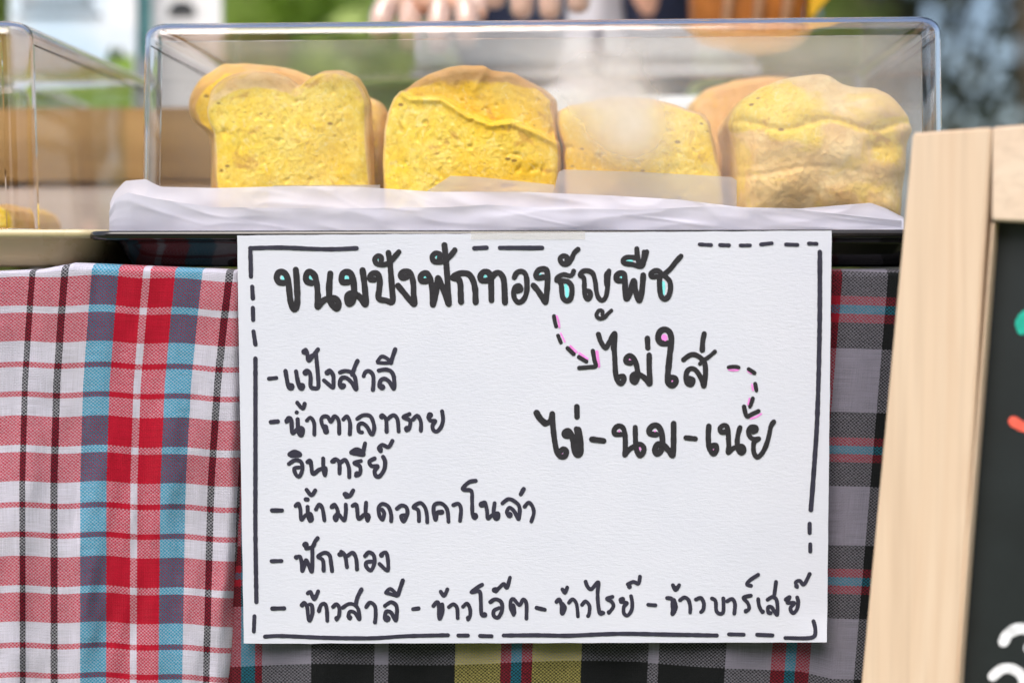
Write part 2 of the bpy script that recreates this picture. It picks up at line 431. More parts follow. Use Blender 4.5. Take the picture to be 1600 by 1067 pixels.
def tray(label, x0, x1, y0, y1, zr, zb, mat):
    cx, cy, hw, hd = (x0+x1)/2, (y0+y1)/2, (x1-x0)/2, (y1-y0)/2
    r = .022
    prof = [  # inset, z
        (.030, zb+.0008), (.021, zb+.003), (.017, zb+.010), (.014, zr-.010), (.012, zr-.0065), (.002, zr-.0062), (.0003, zr-.005), (0, zr-.003), (.0006, zr-.0008), (.002, zr),
        (.014, zr), (.0155, zr-.001), (.017, zr-.006), (.021, zb+.010), (.024, zb+.004), (.034, zb+.0025)]
    loops = [rrect(cx, cy, hw-i, hd-i, max(.004, r-i*.3) if i < .01 else r + .012, z) for i, z in prof]
    o = loft('tray', loops, mat, True, True); recentre(o, (cx, cy, zb))
    tag(o, label, 'tray'); return o
def m_gloss(name, col, rough):
    g = N(name); v = g.obj(); c = g.mix(g.rng(g.noise(v, 12, 4), .3, .7), col, tuple(x*1.15 for x in col))
    b = g.bsdf(c, g.rng(g.noise(v, 25, 4), .3, .7, rough*.7, rough*1.4)); b.inputs['Specular IOR Level'].default_value = .5
    return g.done(b)
zrim = P(600, 360, 0).z; zbase = TZ + .001
xl = P(134, 366, .01).x; xr = P(1512, 366, .01).x
blackt = m_gloss('black_lacquer', (.010, .009, .010), .16)
creamt = m_gloss('cream_melamine', (.50, .42, .25), .3)
tray('black plastic tray under the clear cover of pumpkin bread, the card taped to its rim', xl, xr, 0.000, .395, zrim, zbase, blackt)
zr2 = P(60, 358.5, .012).z
xr2 = P(172, 366, .012).x
tray('cream coloured plastic tray at the far left beside the black one', xr2-.62, xr2-.004, .010, .40, zr2, zbase, creamt)

# =================================================================== CLEAR COVERS
edge_m = m_acrylic_solid()
def cover(label, x0, x1, y0, y1, z0, z1, rv, rt, th, sheet, cat='food cover', name='clear_cover', flare=.003):
    cx, cy = (x0+x1)/2, (y0+y1)/2
    def loops(ins):
        L = []
        hw, hd = (x1-x0)/2 - ins, (y1-y0)/2 - ins
        rr = max(.002, rv-ins)
        L.append(rrect(cx, cy, hw, hd, rr, z0)); L.append(rrect(cx, cy, hw, hd, rr, z0 + .0015))
        L.append(rrect(cx, cy, hw-flare*.5, hd-flare*.5, rr, z0 + (z1-rt-z0)*.5)); L.append(rrect(cx, cy, hw-flare*.98, hd-flare*.98, rr, z0 + (z1-rt-z0)*.98))
        ztop = z1 - ins; rti = max(.002, rt-ins)
        for k in range(0, 9):
            a = R(90*k/8)
            L.append(rrect(cx, cy, hw-flare-rti*(1-math.cos(a)), hd-flare-rti*(1-math.cos(a)), max(.0015, rr-rti*(1-math.cos(a))*.8), ztop-rti+rti*math.sin(a)))
        return L
    A, B = loops(0), loops(th)
    n = len(A[0]); q = 9
    def fi(j, k):
        if j >= 3: return 1                       # rounded top edge: solid
        return 1 if (k % q) != q-1 else 0             # rounded corners solid, flat walls sheet
    allL = B[::-1] + A
    m = len(B)
    def fidx(j, k):
        if j == m-1: return 1
        jj = (m-2-j) if j < m-1 else (j-m)
        return fi(jj, k)
    o = loft(name, allL, [sheet, edge_m], False, False, None, fidx)
    # caps
    bm = bmesh.new(); bm.from_mesh(o.data); bm.verts.ensure_lookup_table(); tot = len(bm.verts)
    f1 = bm.faces.new([bm.verts[i] for i in range(n)][::-1]); f1.material_index = 0
    f2 = bm.faces.new([bm.verts[i] for i in range(tot-n, tot)]); f2.material_index = 0
    bmesh.ops.recalc_face_normals(bm, faces=bm.faces[:])
    bm.to_mesh(o.data); bm.free()
    recentre(o, (cx, cy, z0))
    return tag(o, label, cat)
Yc = .040
cxl = P(212, 340, Yc).x; cxr = P(1482, 340, Yc).x; cz = P(800, 27, Yc).z
c0 = Vector(((cxl+cxr)/2, (Yc + .355)/2, zrim + .0005))
glares = []  # milky lobes that paint reflected glare onto the large cover
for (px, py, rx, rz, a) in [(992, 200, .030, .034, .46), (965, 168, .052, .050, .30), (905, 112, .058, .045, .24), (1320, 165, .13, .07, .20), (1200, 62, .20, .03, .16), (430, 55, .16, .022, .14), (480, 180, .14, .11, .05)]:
    glares.append((P(px, py, Yc) - c0, (rx, .03, rz), a))
cover('large clear rectangular cover over the four pumpkin loaves', cxl, cxr, Yc, .355, zrim+.0005, cz, .017, .012, .0028, m_acrylic_sheet(glares))
Y2 = .035
cover('clear cover at the far left edge standing on the cream tray', P(47, 340, Y2).x-.50, P(47, 340, Y2).x, Y2, .375, zr2+.0005, P(20, 27, Y2).z, .018, .014, .0028, m_acrylic_sheet([]))

# =================================================================== BAKING PAPER
paper = m_paper(); slip_paper = m_paper(.36, 'greasy_baking_paper')
def sheet(name, x0, x1, topf, botf, Yf, nx, ny, amp, seed, th=0):
    V, F = [], []
    for j in range(ny+1):
        for i in range(nx+1):
            px = x0 + (x1-x0)*i/nx; t = j/ny
            py = botf(px) + (topf(px)-botf(px))*t
            Y = Yf(px, t) + amp*(noise.noise(Vector((px*.007, t*1.1, seed))) + .35*noise.noise(Vector((px*.02, t*1.5, seed+7))) + .5*abs(noise.noise(Vector((px*.009+t*1.5, t*1.2-px*.006, seed+3)))))
            Y -= amp*.20*max(0, 1-abs(noise.noise(Vector((px*.0065+t*.9, t*.8+px*.002, seed+20))))*12) * max(0, noise.noise(Vector((px*.01, t, seed+41)))+.35)*1.5
            V.append(P(px, py, Y))
    for j in range(ny):
        for i in range(nx): a = j*(nx+1)+i; F.append((a, a+1, a+nx+2, a+nx+1))
    return obj(name, V, F, paper, smooth=True)
lin = empty('baking_paper_liner', P(780, 360, .012))
tag(lin, 'crumpled white baking paper folded up along the front of the black tray', 'baking paper')
tf = [(170, 322), (178, 302), (195, 283), (228, 280), (240, 287), (252, 292), (335, 294), (460, 291), (560, 292), (680, 300), (820, 300), (940, 305), (1060, 312), (1160, 324), (1250, 326), (1360, 317), (1385, 326), (1412, 340)]
bot = lambda px: 359.2 + (px-170)*.003
under(sheet('inner_sheet', 172, 1412, lambda px: interp(px, tf), lambda px: 361.5, lambda px, t: .024 + .006*t + (.0 if px > 205 else (205-px)*.00015), 300, 26, .004, 1.0), lin)
tf2 = [(171, 330), (180, 310), (200, 301), (240, 310), (330, 324), (520, 326), (700, 324), (760, 320), (850, 325), (1000, 328), (1100, 323), (1230, 326), (1340, 338), (1405, 345)]
under(sheet('outer_fold', 170.5, 1409, lambda px: interp(px, tf2), lambda px: 361.5, lambda px, t: .015 - .003*t + (.0 if px > 205 else (205-px)*.00015), 300, 20, .003, 4.0), lin)
def slip(label, x0, x1, top, Y, seed):
    o = sheet('paper_slip', x0, x1, lambda px: interp(px, top), lambda px: 338, lambda px, t: Y-.004*t, 36, 10, .0015, seed)
    o.data.materials[0] = slip_paper; recentre(o, P((x0+x1)/2, 338, Y)); return tag(o, label, 'baking paper', None)
slip('thin baking paper strip in front of the notched slice at the left', 420, 594, [(420, 293), (430, 290), (592, 289)], .058, 11)
slip('slanting piece of baking paper in front of the tall domed loaf', 664, 866, [(664, 301), (704, 275), (740, 276), (866, 289)], .058, 12)
slip('rectangular piece of baking paper in front of the lowest loaf', 865, 1151, [(865, 300), (874, 265), (1000, 269), (1145, 277), (1151, 282)], .060, 13)

# =================================================================== BREAD
bread_m = m_bread()
def loaf(name, outline, Yf, depth, crustf, deepf, label, cat, amp=1.0, bulge=.006, group=None, edge=.007, rings=64, nper=230, seed=0.0, tilt=0.0, dispf=None):
    pts = [P(x, y, Yf) for x, y in outline]
    # resample closed outline
    L = [0]; 
    for a, b in zip(pts, pts[1:]+pts[:1]): L.append(L[-1]+(b-a).length)
    res = []
    for k in range(nper):
        s = L[-1]*k/nper; i = max(j for j in range(len(pts)) if L[j] <= s)
        a, b = pts[i], pts[(i+1) % len(pts)]; t = (s-L[i])/max(1e-9, L[i+1]-L[i]); res.append((a.lerp(b, t), outline[i][0] + (outline[(i+1) % len(pts)][0]-outline[i][0])*t, outline[i][1] + (outline[(i+1) % len(pts)][1]-outline[i][1])*t))
    for _ in range(2): res = [tuple((res[k-1][q]*.25 + res[k][q]*.5 + res[(k+1) % nper][q]*.25) for q in range(3)) for k in range(nper)]
    c = sum((r[0] for r in res), Vector())/nper; cxp = sum(r[1] for r in res)/nper; cyp = sum(r[2] for r in res)/nper
    V, F, CR, DP = [], [], [], []
    size = max((r[0]-c).length for r in res)
    for j in range(1, rings+1):
        t = (j/rings)**.9
        for k in range(nper):
            p0, ax, ay = res[k]
            p = c.lerp(p0, t); px, py = cxp + (ax-cxp)*t, cyp + (ay-cyp)*t
            rad = (p0-c).length; de = (1-t)*rad           # distance to silhouette
            y = -bulge*(1-t*t)
            if de < edge: y += (edge - math.sqrt(max(0, edge*edge-(edge-de)**2)))
            q = Vector((p.x, p.z, seed))
            n1 = noise.noise(q*38); n2 = noise.noise(q*110); n3 = noise.noise(q*260+Vector((5, 5, 5))); n4 = noise.noise(q*480)
            cr = crustf(px, py, de)
            crumb_d = .0012*n1 + .0003*n2 + .00028*n3 + .0003*n4
            hole = max(0, noise.noise(q*170+Vector((9, 2, 4)))-.36)*.0038 + max(0, noise.noise(q*75+Vector((3, 3, 1)))-.46)*.006
            wr = abs(noise.noise(q*30+Vector((1, 7, 3))*1))
            crust_d = .0042*noise.noise(q*26) + .0010*n1 + .0005*n2 + .0004*n3
            d = (crumb_d + hole)*(1-cr) + crust_d*cr
            d *= amp
            if dispf: d += dispf(px, py)
            V.append(Vector((p.x, Yf + y + d + (p.z-c.z)*tilt, p.z)))
            CR.append(cr); DP.append(deepf(px, py))
    for j in range(rings-1):
        for k in range(nper): a = j*nper+k; b = j*nper+(k+1) % nper; F.append((a, a+nper, b+nper, b))
    V.append(Vector((c.x, Yf-bulge, c.z))); CR.append(CR[0]); DP.append(DP[0]); ci = len(V)-1
    for k in range(nper): F.append((ci, k, (k+1) % nper))
    base = (rings-1)*nper; ns = 10
    prev = base
    for j in range(1, ns+1):
        t = j/ns; start = len(V)
        for k in range(nper):
            p0 = res[k][0]; e = p0 - c
            sc = 1 + .035*math.sin(math.pi*min(1, t*1.3)) - (.10*max(0, t-.75)/.25)
            q = Vector((p0.x, p0.z, seed + t*depth))
            nn = .0025*noise.noise(q*28)
            p = c + e*sc + e.normalized()*nn
            V.append(Vector((p.x, Yf + edge + (depth-edge)*t + (p.z-c.z)*tilt, p.z))); CR.append(1.0); DP.append(.55)
        for k in range(nper): F.append((prev+k, start+k, start+(k+1) % nper, prev+(k+1) % nper))
        prev = start
    F.append(tuple(range(prev, prev+nper)))
    o = obj(name, V, F, bread_m, smooth=True, attrs={'crust': CR, 'deep': DP})
    bot = min(v.z for v in V); recentre(o, (c.x, Yf+depth/2, bot))
    return tag(o, label, cat, group)
def sm(a, b, x): t = max(0, min(1, (x-a)/(b-a))); return t*t*(3-2*t)
BB = 346
front1 = [(337, BB), (336, 293), (334, 240), (332, 206), (324, 191), (320, 172), (327, 143), (340, 129), (353, 121), (391, 111), (423, 114), (450, 122), (464, 135), (480, 121), (500, 111), (528, 111), (554, 121), (566, 140), (573, 159), (572, 185), (574, 223), (579, 290), (580, BB)]
def c1(px, py, de):
    top = sm(.019, .008, de)*sm(190, 140, py)
    lobe = sm(150, 128, py)*sm(350, 380, px)*sm(470, 430, px)*.35
    return min(1, max(top*(.42+.5*sm(475, 425, px)), sm(.0035, .001, de)*.9, lobe*sm(130, 118, py), sm(352, 330, px)*sm(200, 150, py)*.9))
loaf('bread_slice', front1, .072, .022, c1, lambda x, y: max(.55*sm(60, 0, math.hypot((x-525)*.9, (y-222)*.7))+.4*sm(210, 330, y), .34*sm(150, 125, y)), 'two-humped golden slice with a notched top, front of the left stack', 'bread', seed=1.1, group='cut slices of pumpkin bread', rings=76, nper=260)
back1 = [(330, BB), (326, 215), (321, 205), (300, 189), (293, 166), (296, 150), (312, 124), (337, 109), (343, 103), (348, 99), (354, 103), (378, 99), (423, 103), (455, 111), (480, 122), (520, 118), (550, 130), (562, 160), (564, 220), (566, BB)]
loaf('bread_slice', back1, .1, .022, lambda x, y, d: max(sm(.012, .004, d), sm(125, 108, y)*.9), lambda x, y: .7, 'brown-crusted slice leaning out to the left behind the notched slice', 'bread', seed=2.4, group='cut slices of pumpkin bread', rings=30, nper=160)
backr = [(440, BB), (445, 180), (470, 150), (520, 140), (565, 148), (588, 158), (597, 175), (600, 205), (600, BB)]
loaf('bread_slice', backr, .13, .06, lambda x, y, d: max(sm(.008, .002, d), .55), lambda x, y: .4, 'rear end piece of bread showing to the right of the notched slice', 'bread', seed=3.1, group='cut slices of pumpkin bread', rings=30, nper=160)
o2 = [(600, BB), (598, 300), (596, 255), (598, 204), (603, 175), (613, 150), (627, 137), (643, 124), (665, 112), (697, 101), (719, 98), (740, 99), (754, 98), (764, 106), (802, 110), (825, 124), (847, 137), (864, 153), (862, 165), (867, 178), (871, 210), (876, 229), (876, 265), (872, 300), (870, BB)]
def line2(px): return interp(px, [(600, 120), (640, 150), (690, 152), (730, 178), (770, 192), (800, 188), (840, 205), (880, 225)])
def c2(px, py, de):
    up = sm(4, -6, py-line2(px))
    ridge = math.exp(-((py-line2(px))/4.0)**2)*.45
    diag = math.exp(-(((px-735)-(150-py)*.55)/7.0)**2)*sm(165, 110, py)*.8
    return min(1, max(up*sm(150, 104, py)*.85, sm(.004, .001, de)*.9, ridge*.7, diag, sm(.016, .004, de)*sm(150, 120, py)))
def d2(px, py): 
    return .009*sm(3, -3, py-line2(px)) - .002*math.exp(-((py-line2(px)-6)/5)**2) - .0025*math.exp(-(((px-735)-(150-py)*.55)/7.0)**2)*sm(165, 110, py)
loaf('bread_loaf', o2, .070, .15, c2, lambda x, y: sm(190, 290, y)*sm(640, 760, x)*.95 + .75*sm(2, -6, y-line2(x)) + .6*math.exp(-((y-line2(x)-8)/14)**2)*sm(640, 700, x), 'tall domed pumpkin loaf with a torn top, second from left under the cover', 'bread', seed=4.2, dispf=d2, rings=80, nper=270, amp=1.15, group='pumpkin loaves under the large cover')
o3 = [(884, BB), (881, 300), (879, 262), (877, 242), (880, 232), (874, 214), (869, 190), (871, 172), (890, 163), (920, 158), (951, 153), (967, 150), (1018, 152), (1057, 162), (1076, 170), (1101, 177), (1112, 191), (1112, 200), (1116, 217), (1120, 242), (1128, 271), (1131, 300), (1132, BB)]
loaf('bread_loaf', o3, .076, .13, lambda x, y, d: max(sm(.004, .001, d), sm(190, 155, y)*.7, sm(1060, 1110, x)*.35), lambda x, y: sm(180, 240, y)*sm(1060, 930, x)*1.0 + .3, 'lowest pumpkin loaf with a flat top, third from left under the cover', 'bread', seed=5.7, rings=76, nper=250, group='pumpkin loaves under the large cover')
o4 = [(1154, BB), (1152, 322), (1152, 271), (1150, 223), (1144, 191), (1152, 169), (1168, 150), (1197, 131), (1225, 120), (1257, 114), (1286, 111), (1302, 115), (1318, 127), (1337, 133), (1372, 134), (1394, 145), (1407, 159), (1426, 182), (1431, 201), (1423, 223), (1420, 271), (1414, 331), (1412, BB)]
def c4(px, py, de):
    yel = sm(75, 15, abs(py-170-.25*(px-1200)))*sm(1330, 1230, px)*.9 + math.exp(-(((px-1385)/34)**2+((py-235)/34)**2))*.8 + math.exp(-((py-195+8*math.sin(px*.05))/9)**2)*.5
    return max(.16, min(1, .92-yel + .25*noise.noise(Vector((px*.02, py*.03, 0)))))
def d4(px, py):
    return .0022*math.exp(-((py-197+8*math.sin(px*.045))/5)**2) + .0018*math.exp(-((py-268+7*math.sin(px*.03+1))/5)**2)*sm(1410, 1200, px)*.6 - .0055*noise.noise(Vector((px*.016, py*.020, 5)))
loaf('bread_loaf', o4, .070, .15, c4, lambda x, y: .04+.3*sm(126, 112, y)+.5*math.exp(-(((x-1385)/34)**2+((y-235)/34)**2)), 'pale wrinkled loaf showing mostly crust, rightmost under the cover', 'bread', seed=6.6, dispf=d4, rings=80, nper=260, edge=.016, bulge=.012, group='pumpkin loaves under the large cover')
ob = [(1072, BB), (1074, 200), (1084, 160), (1108, 138), (1150, 124), (1200, 118), (1240, 121), (1270, 136), (1285, 180), (1290, BB)]
loaf('bread_loaf', ob, .225, .11, lambda x, y, d: .95, lambda x, y: .75, 'brown-crusted loaf at the back, in the gap left of the pale wrinkled loaf', 'bread', seed=8.6, rings=30, nper=140, group='pumpkin loaves under the large cover')
ol = [(-80, 356), (-82, 340), (-60, 322), (-25, 316), (0, 326), (10, 342), (12, 356)]
loaf('bread_loaf', ol, .09, .12, lambda x, y, d: .3, lambda x, y: .2, 'piece of yellow bread cut off by the left picture edge, on the cream tray', 'bread', seed=9.6, rings=24, nper=120)

# =================================================================== CARD WITH HANDWRITING
card_m = m_card()
CTL, CTR, CBR, CBL = (370.5, 368), (1299.5, 360.5), (1292, 1003), (381, 1005)
def cardY(px, py):
    u = (px-370)/930; v = (py-365)/640
    return -.0045 - .0022*math.sin(math.pi*u)*(.35+.65*v) + .0016*v - .003*max(0, u-.93)/.07*max(0, v-.93)/.07
def cq(u, v):
    a = (CTL[0]+(CTR[0]-CTL[0])*u, CTL[1]+(CTR[1]-CTL[1])*u); b = (CBL[0]+(CBR[0]-CBL[0])*u, CBL[1]+(CBR[1]-CBL[1])*u)
    return (a[0]+(b[0]-a[0])*v, a[1]+(b[1]-a[1])*v)
def make_card():
    root = empty('handwritten_card', P(835, 1004, -.004))
    tag(root, 'large white card with handwritten Thai ingredients in black marker, taped to the tray rim', 'sign')
    V, F = [], []; nx, ny = 60, 40
    for side in (0, 1):
        for j in range(ny+1):
            for i in range(nx+1):
                u, v = i/nx, j/ny
                x, y = cq(u, v)
                if v in (0, 1): y += .8*noise.noise(Vector((x*.03, v*9, 0)))
                if u in (0, 1): x += .6*noise.noise(Vector((y*.03, u*9, 2)))
                p = P(x, y, cardY(x, y)); V.append(p + Vector((0, .0007*side, 0)))
    n = nx+1; off = n*(ny+1)
    for j in range(ny):
        for i in range(nx):
            a = j*n+i; F.append((a, a+n, a+n+1, a+1)); F.append((off+a, off+a+1, off+a+n+1, off+a+n))
    d0 = len(V); V += [v.copy() for v in V]
    for i in range(nx): F.append((d0+i, d0+i+1, d0+off+i+1, d0+off+i)); a = d0+ny*n+i; F.append((a, off+a, off+a+1, a+1))
    for j in range(ny): a = d0+j*n; F.append((a, off+a, off+a+n, a+n)); a = d0+j*n+nx; F.append((a, a+n, off+a+n, off+a))
    o = obj('paper_sheet', V, F, card_m, smooth=False)
    o.data.polygons.foreach_set('use_smooth', [k < nx*ny*2 for k in range(len(F))])
    under(o, root)
    return root
card = make_card()
CNT = [0]
def cpt(x, y, dz): return P(x, y, cardY(x, y) - .00025 - dz)
def strokes(name, mat, items, wscale=1.0, lift=0.0, parent=card, ptf=cpt, jit=.06):
    """items: (ox, oy, scale, [(width, [points])...]) in enlarged-view units; makes one mesh of ink lying on the card"""
    V, F = [], []
    def disc(x, y, r, dz):
        c = len(V); n = 14
        V.append(ptf(x, y, dz))
        for k in range(n): V.append(ptf(x + r*math.cos(2*math.pi*k/n), y + r*math.sin(2*math.pi*k/n), dz))
        for k in range(n): F.append((c, c+1+(k+1) % n, c+1+k))
    for ox, oy, sc, L in items:
        for wd, pts in L:
            if len(pts) == 1: pts = [pts[0], (pts[0][0]+1, pts[0][1])]
            q = catmull([(ox+x/sc, oy+y/sc) for x, y in pts], 1.6)
            sd = random.random()*50
            for i in range(len(q)):
                CNT[0] += 1; dz = lift + (CNT[0] % 89)*.0000022
                r = wd/sc/2*wscale*(1 + jit*noise.noise(Vector((i*.22, sd, 0)))*2)
                disc(q[i][0], q[i][1], r, dz)
                if i:
                    (x0, y0), (x1, y1) = q[i-1], q[i]; l = math.hypot(x1-x0, y1-y0) or 1; nx, ny = -(y1-y0)/l*r, (x1-x0)/l*r
                    c = len(V); dz2 = dz + .0000011
                    V.extend([ptf(x0+nx, y0+ny, dz2), ptf(x1+nx, y1+ny, dz2), ptf(x1-nx, y1-ny, dz2), ptf(x0-nx, y0-ny, dz2)]); F.append((c, c+1, c+2, c+3))
    o = obj(name, V, F, mat)
    bm = bmesh.new(); bm.from_mesh(o.data)
    for f in bm.faces:
        if f.normal.y > 0: f.normal_flip()
    bm.to_mesh(o.data); bm.free()
    return under(o, parent)
ink_t = m_ink('black_marker_ink', (.022, .021, .026))
ink_b = m_ink('blue_black_marker_ink', (.028, .027, .046))
T1, T2, T3, T4, T5, T6, T7, T8 = (420, 370, 8), (600, 370, 8), (760, 370, 8), (900, 370, 8), (840, 480, 8), (1000, 500, 8), (820, 610, 8), (1020, 610, 8)
K = 6.6667
title = [
 (*T1, [(78, [(205,575),(130,570),(98,515),(115,455),(165,438),(215,475),(243,560),(258,700),(272,810),(300,890),(325,905),(350,860),(357,760),(350,600),(345,500),(337,412)]),
  (78, [(535,580),(480,560),(463,505),(485,450),(525,440),(575,490),(600,600),(612,750),(608,875),(650,825),(700,785),(760,770),(830,772),(868,815),(868,865),(848,897),(800,860),(765,800),(755,720),(755,600),(768,460)]),
  (80, [(990,568),(920,567),(908,510),(930,455),(980,440),(1030,470),(1055,560),(1065,660),(1060,760),(1040,815),(1000,835),(982,800),(985,740),(1020,712),(1090,720),(1150,770),(1207,842),(1205,700),(1190,550),(1172,420)]),
  (74, [(1320,535),(1270,530),(1268,485),(1305,455),(1360,465),(1388,540),(1380,650),(1374,770),(1460,795),(1545,812),(1540,650),(1525,450),(1510,300),(1495,200)]),
  (66, [(1405,300),(1405,255),(1365,240),(1325,275),(1340,330),(1400,350),(1470,340),(1530,300),(1580,240),(1625,190)])]),
 (*T2, [(74, [(285,505),(230,515),(205,480),(240,437),(310,437),(348,500),(367,600),(370,720),(380,840),(330,800),(240,690),(175,612)]),
  (76, [(540,552),(470,552),(455,505),(490,460),(540,462),(578,530),(600,640),(608,760),(612,848),(640,740),(660,620),(675,515),(715,600),(765,720),(808,838),(800,700),(790,500),(775,300),(755,105)]),
  (70, [(690,280),(700,225),(650,205),(603,245),(617,300),(680,318),(750,300),(820,250),(885,165)]),
  (78, [(962,810),(958,700),(952,580),(925,530),(860,515),(900,475),(980,455),(1060,470),(1110,540),(1138,650),(1143,750),(1145,815)]),
  (76, [(1290,545),(1218,545),(1206,485),(1250,437),(1310,450),(1335,520),(1340,650),(1343,795)]), (76, [(1345,510),(1390,460),(1440,452),(1488,510),(1504,620),(1508,740),(1512,820)])]),
 (*T3, [(68, [(347,510),(380,450),(440,432),(490,470),(506,580),(500,700),(460,790),(400,820),(352,770),(340,690),(360,630),(410,615),(430,660),(385,680)]),
  (74, [(710,505),(640,515),(620,475),(655,415),(720,402),(760,440),(762,600),(752,720),(738,815),(700,760),(640,670),(588,608)]),
  (62, [(877,548),(885,510),(960,472),(1040,488),(1075,470),(1090,428)]),
  (66, [(900,545),(935,600),(942,680),(955,760),(1000,802),(1050,775),(1070,690),(1062,610),(1020,562),(940,548)]),
  (66, [(1005,300),(1005,255),(960,240),(920,275),(945,330),(1010,342),(1060,280),(1100,200),(1145,158)])]),
 (*T4, [(62, [(125,672),(170,685),(180,735),(150,780),(115,740),(104,650),(104,560),(90,505),(50,480),(90,430),(150,425),(210,460),(240,560),(255,680),(280,760),(325,795),(370,755),(392,650),(400,520),(412,425)]),
  (60, [(405,440),(378,480),(380,600)]),
  (50, [(330,975),(330,930),(285,922),(255,980),(290,1020),(350,1010),(400,960),(442,922)]),
  (74, [(595,545),(520,545),(505,490),(550,455),(600,470),(612,560),(615,680),(630,775),(670,715),(720,550),(745,680),(790,795),(820,700),(835,560),(840,480)]),
  (64, [(750,262),(640,258),(590,290),(605,332),(700,345),(815,370),(850,300),(885,188)]), (64, [(760,150),(765,220),(780,310)]), (60, [(850,190),(845,260),(825,330)]),
  (66, [(1015,498),(950,500),(938,460),(980,428),(1035,430),(1080,480)]), (66, [(1085,485),(1180,400),(1250,310),(1312,242)]),
  (68, [(1045,510),(1045,620),(1060,730),(1100,780),(1150,750),(1180,660),(1172,560),(1120,500)])]),
]
strokes('handwriting', ink_t, title)
sub = [
 (*T5, [(50, [(205,112),(215,180),(232,240)]), (50, [(255,355),(290,440)]), (55, [(375,512),(450,583)]), (55, [(517,622),(608,678)]), (55, [(690,545),(710,660),(725,735),(640,748),(520,758)]),
  (66, [(760,338),(790,430),(850,507),(900,430),(965,328),(958,500),(965,650),(975,830),(1000,920),(1040,952),(1078,910),(1070,862),(1020,868)]), (60, [(950,340),(945,520)]),
  (70, [(1165,697),(1110,685),(1105,640),(1150,605),(1200,640),(1235,720),(1250,820),(1240,900),(1215,937),(1182,910),(1187,855),(1230,830),(1300,855),(1355,900),(1402,950),(1395,750),(1395,598)]),
  (70, [(1372,388),(1378,508)])]),
 (*T6, [(78, [(350,292),(260,285),(225,220),(250,145),(310,117),(368,150),(392,230),(385,330),(370,450),(357,580),(347,700),(352,780),(400,818),(442,790),(440,735),(400,718),(360,740)]),
  (66, [(545,495),(610,447),(670,430),(740,460),(800,520),(818,600),(815,720),(800,822)]), (54, [(935,395),(860,460),(790,505),(750,545)]),
  (66, [(795,820),(760,720),(700,630),(640,605),(590,640),(573,720),(590,790),(640,805),(665,750),(620,725)]), (90, [(630,750),(632,765)]), (66, [(803,172),(785,260),(778,375)]),
  (50, [(1108,590),(1180,582),(1232,592)]), (50, [(1358,612),(1430,660)]), (50, [(1440,795),(1455,878)]), (50, [(1410,978),(1385,1060)])]),
 (*T7, [(82, [(148,280),(190,350),(255,410)]), (70, [(255,415),(320,380),(343,290),(350,420),(360,530),(375,640),(398,750),(440,820),(500,820),(520,760),(480,730),(430,770)]), (72, [(650,202),(652,330)]),
  (78, [(560,565),(505,560),(500,525),(540,505),(580,550),(610,650),(625,760),(660,805),(695,760),(690,600),(670,490)]), (70, [(645,480),(665,600),(670,740)]), (74, [(840,608),(985,628)]),
  (66, [(1200,548),(1130,545),(1115,500),(1150,450),(1200,445),(1240,490),(1255,600),(1255,730),(1250,805),(1290,750),(1360,700),(1440,670),(1487,710),(1480,775),(1435,812),(1400,750),(1385,650),(1380,460)])]),
 (*T8, [(74, [(45,550),(-30,540),(-45,490),(0,440),(60,440),(105,510),(120,600),(120,680),(100,755),(50,790),(25,740),(60,670),(130,680),(190,740),(245,808),(258,700),(260,550),(260,412)]), (68, [(415,590),(530,602)]),
  (68, [(700,445),(693,560),(700,680),(730,765),(765,790),(798,740),(790,685),(740,690)]),
  (62, [(915,515),(855,518),(840,470),(880,435),(920,442),(940,500),(945,600),(950,700),(943,775),(990,730),(1060,700),(1120,695),(1140,750),(1110,785),(1070,750),(1055,650),(1065,550),(1090,462)]), (100, [(1100,735),(1105,745)]),
  (62, [(1290,500),(1250,515),(1290,465),(1230,455),(1195,505),(1210,570),(1260,607),(1325,602),(1270,640),(1258,700),(1265,780),(1305,832),(1360,790),(1410,700),(1450,570),(1475,450),(1510,392)]), (76, [(1255,480),(1290,485)]),
  (56, [(1140,202),(1155,270),(1180,322),(1250,290),(1320,258)]), (50, [(1250,100),(1215,203)])]),
]
strokes('handwriting', ink_t, sub)
L1, L2, L3, L4, L5, L6, L7, L8 = (410,530,K), (410,610,16/3), (410,740,K), (610,740,K), (410,880,K), (630,880,K), (840,880,K), (1040,880,6.1538)
strokes('handwriting', ink_b, [(*L1, [
 (42, [(68,410),(145,402)]), (46, [(240,330),(255,420),(275,500),(305,510),(310,480),(270,475)]), (46, [(350,335),(365,420),(390,505),(415,510),(420,480),(385,475)]),
 (44, [(440,345),(460,325),(490,345),(502,400),(502,490),(540,510),(580,500),(580,400),(570,280),(558,160)]), (64, [(448,347)]), (44, [(430,130),(450,110),(467,150),(480,220),(520,180),(578,105)]), (62, [(435,130)]), (50, [(480,200),(520,170)]),
 (44, [(670,350),(700,325),(735,370),(740,430),(735,502),(690,470),(642,428)]), (60, [(675,347)]),
 (44, [(808,345),(860,330),(920,342),(960,390),(975,460),(975,522),(930,450),(870,400),(820,410),(805,470),(825,500),(850,480)]), (46, [(990,225),(960,290),(935,370)]), (64, [(835,487)]),
 (44, [(1055,382),(1070,345),(1110,330),(1150,370),(1157,450),(1150,525)]),
 (44, [(1212,325),(1280,315),(1340,335),(1370,400),(1368,515),(1320,440),(1270,410),(1230,430),(1220,490),(1250,500)]), (68, [(1245,497)]),
 (38, [(1197,232),(1240,180),(1290,195),(1335,240),(1270,247),(1200,242)]), (46, [(1338,245),(1360,170),(1383,105)])]),
])
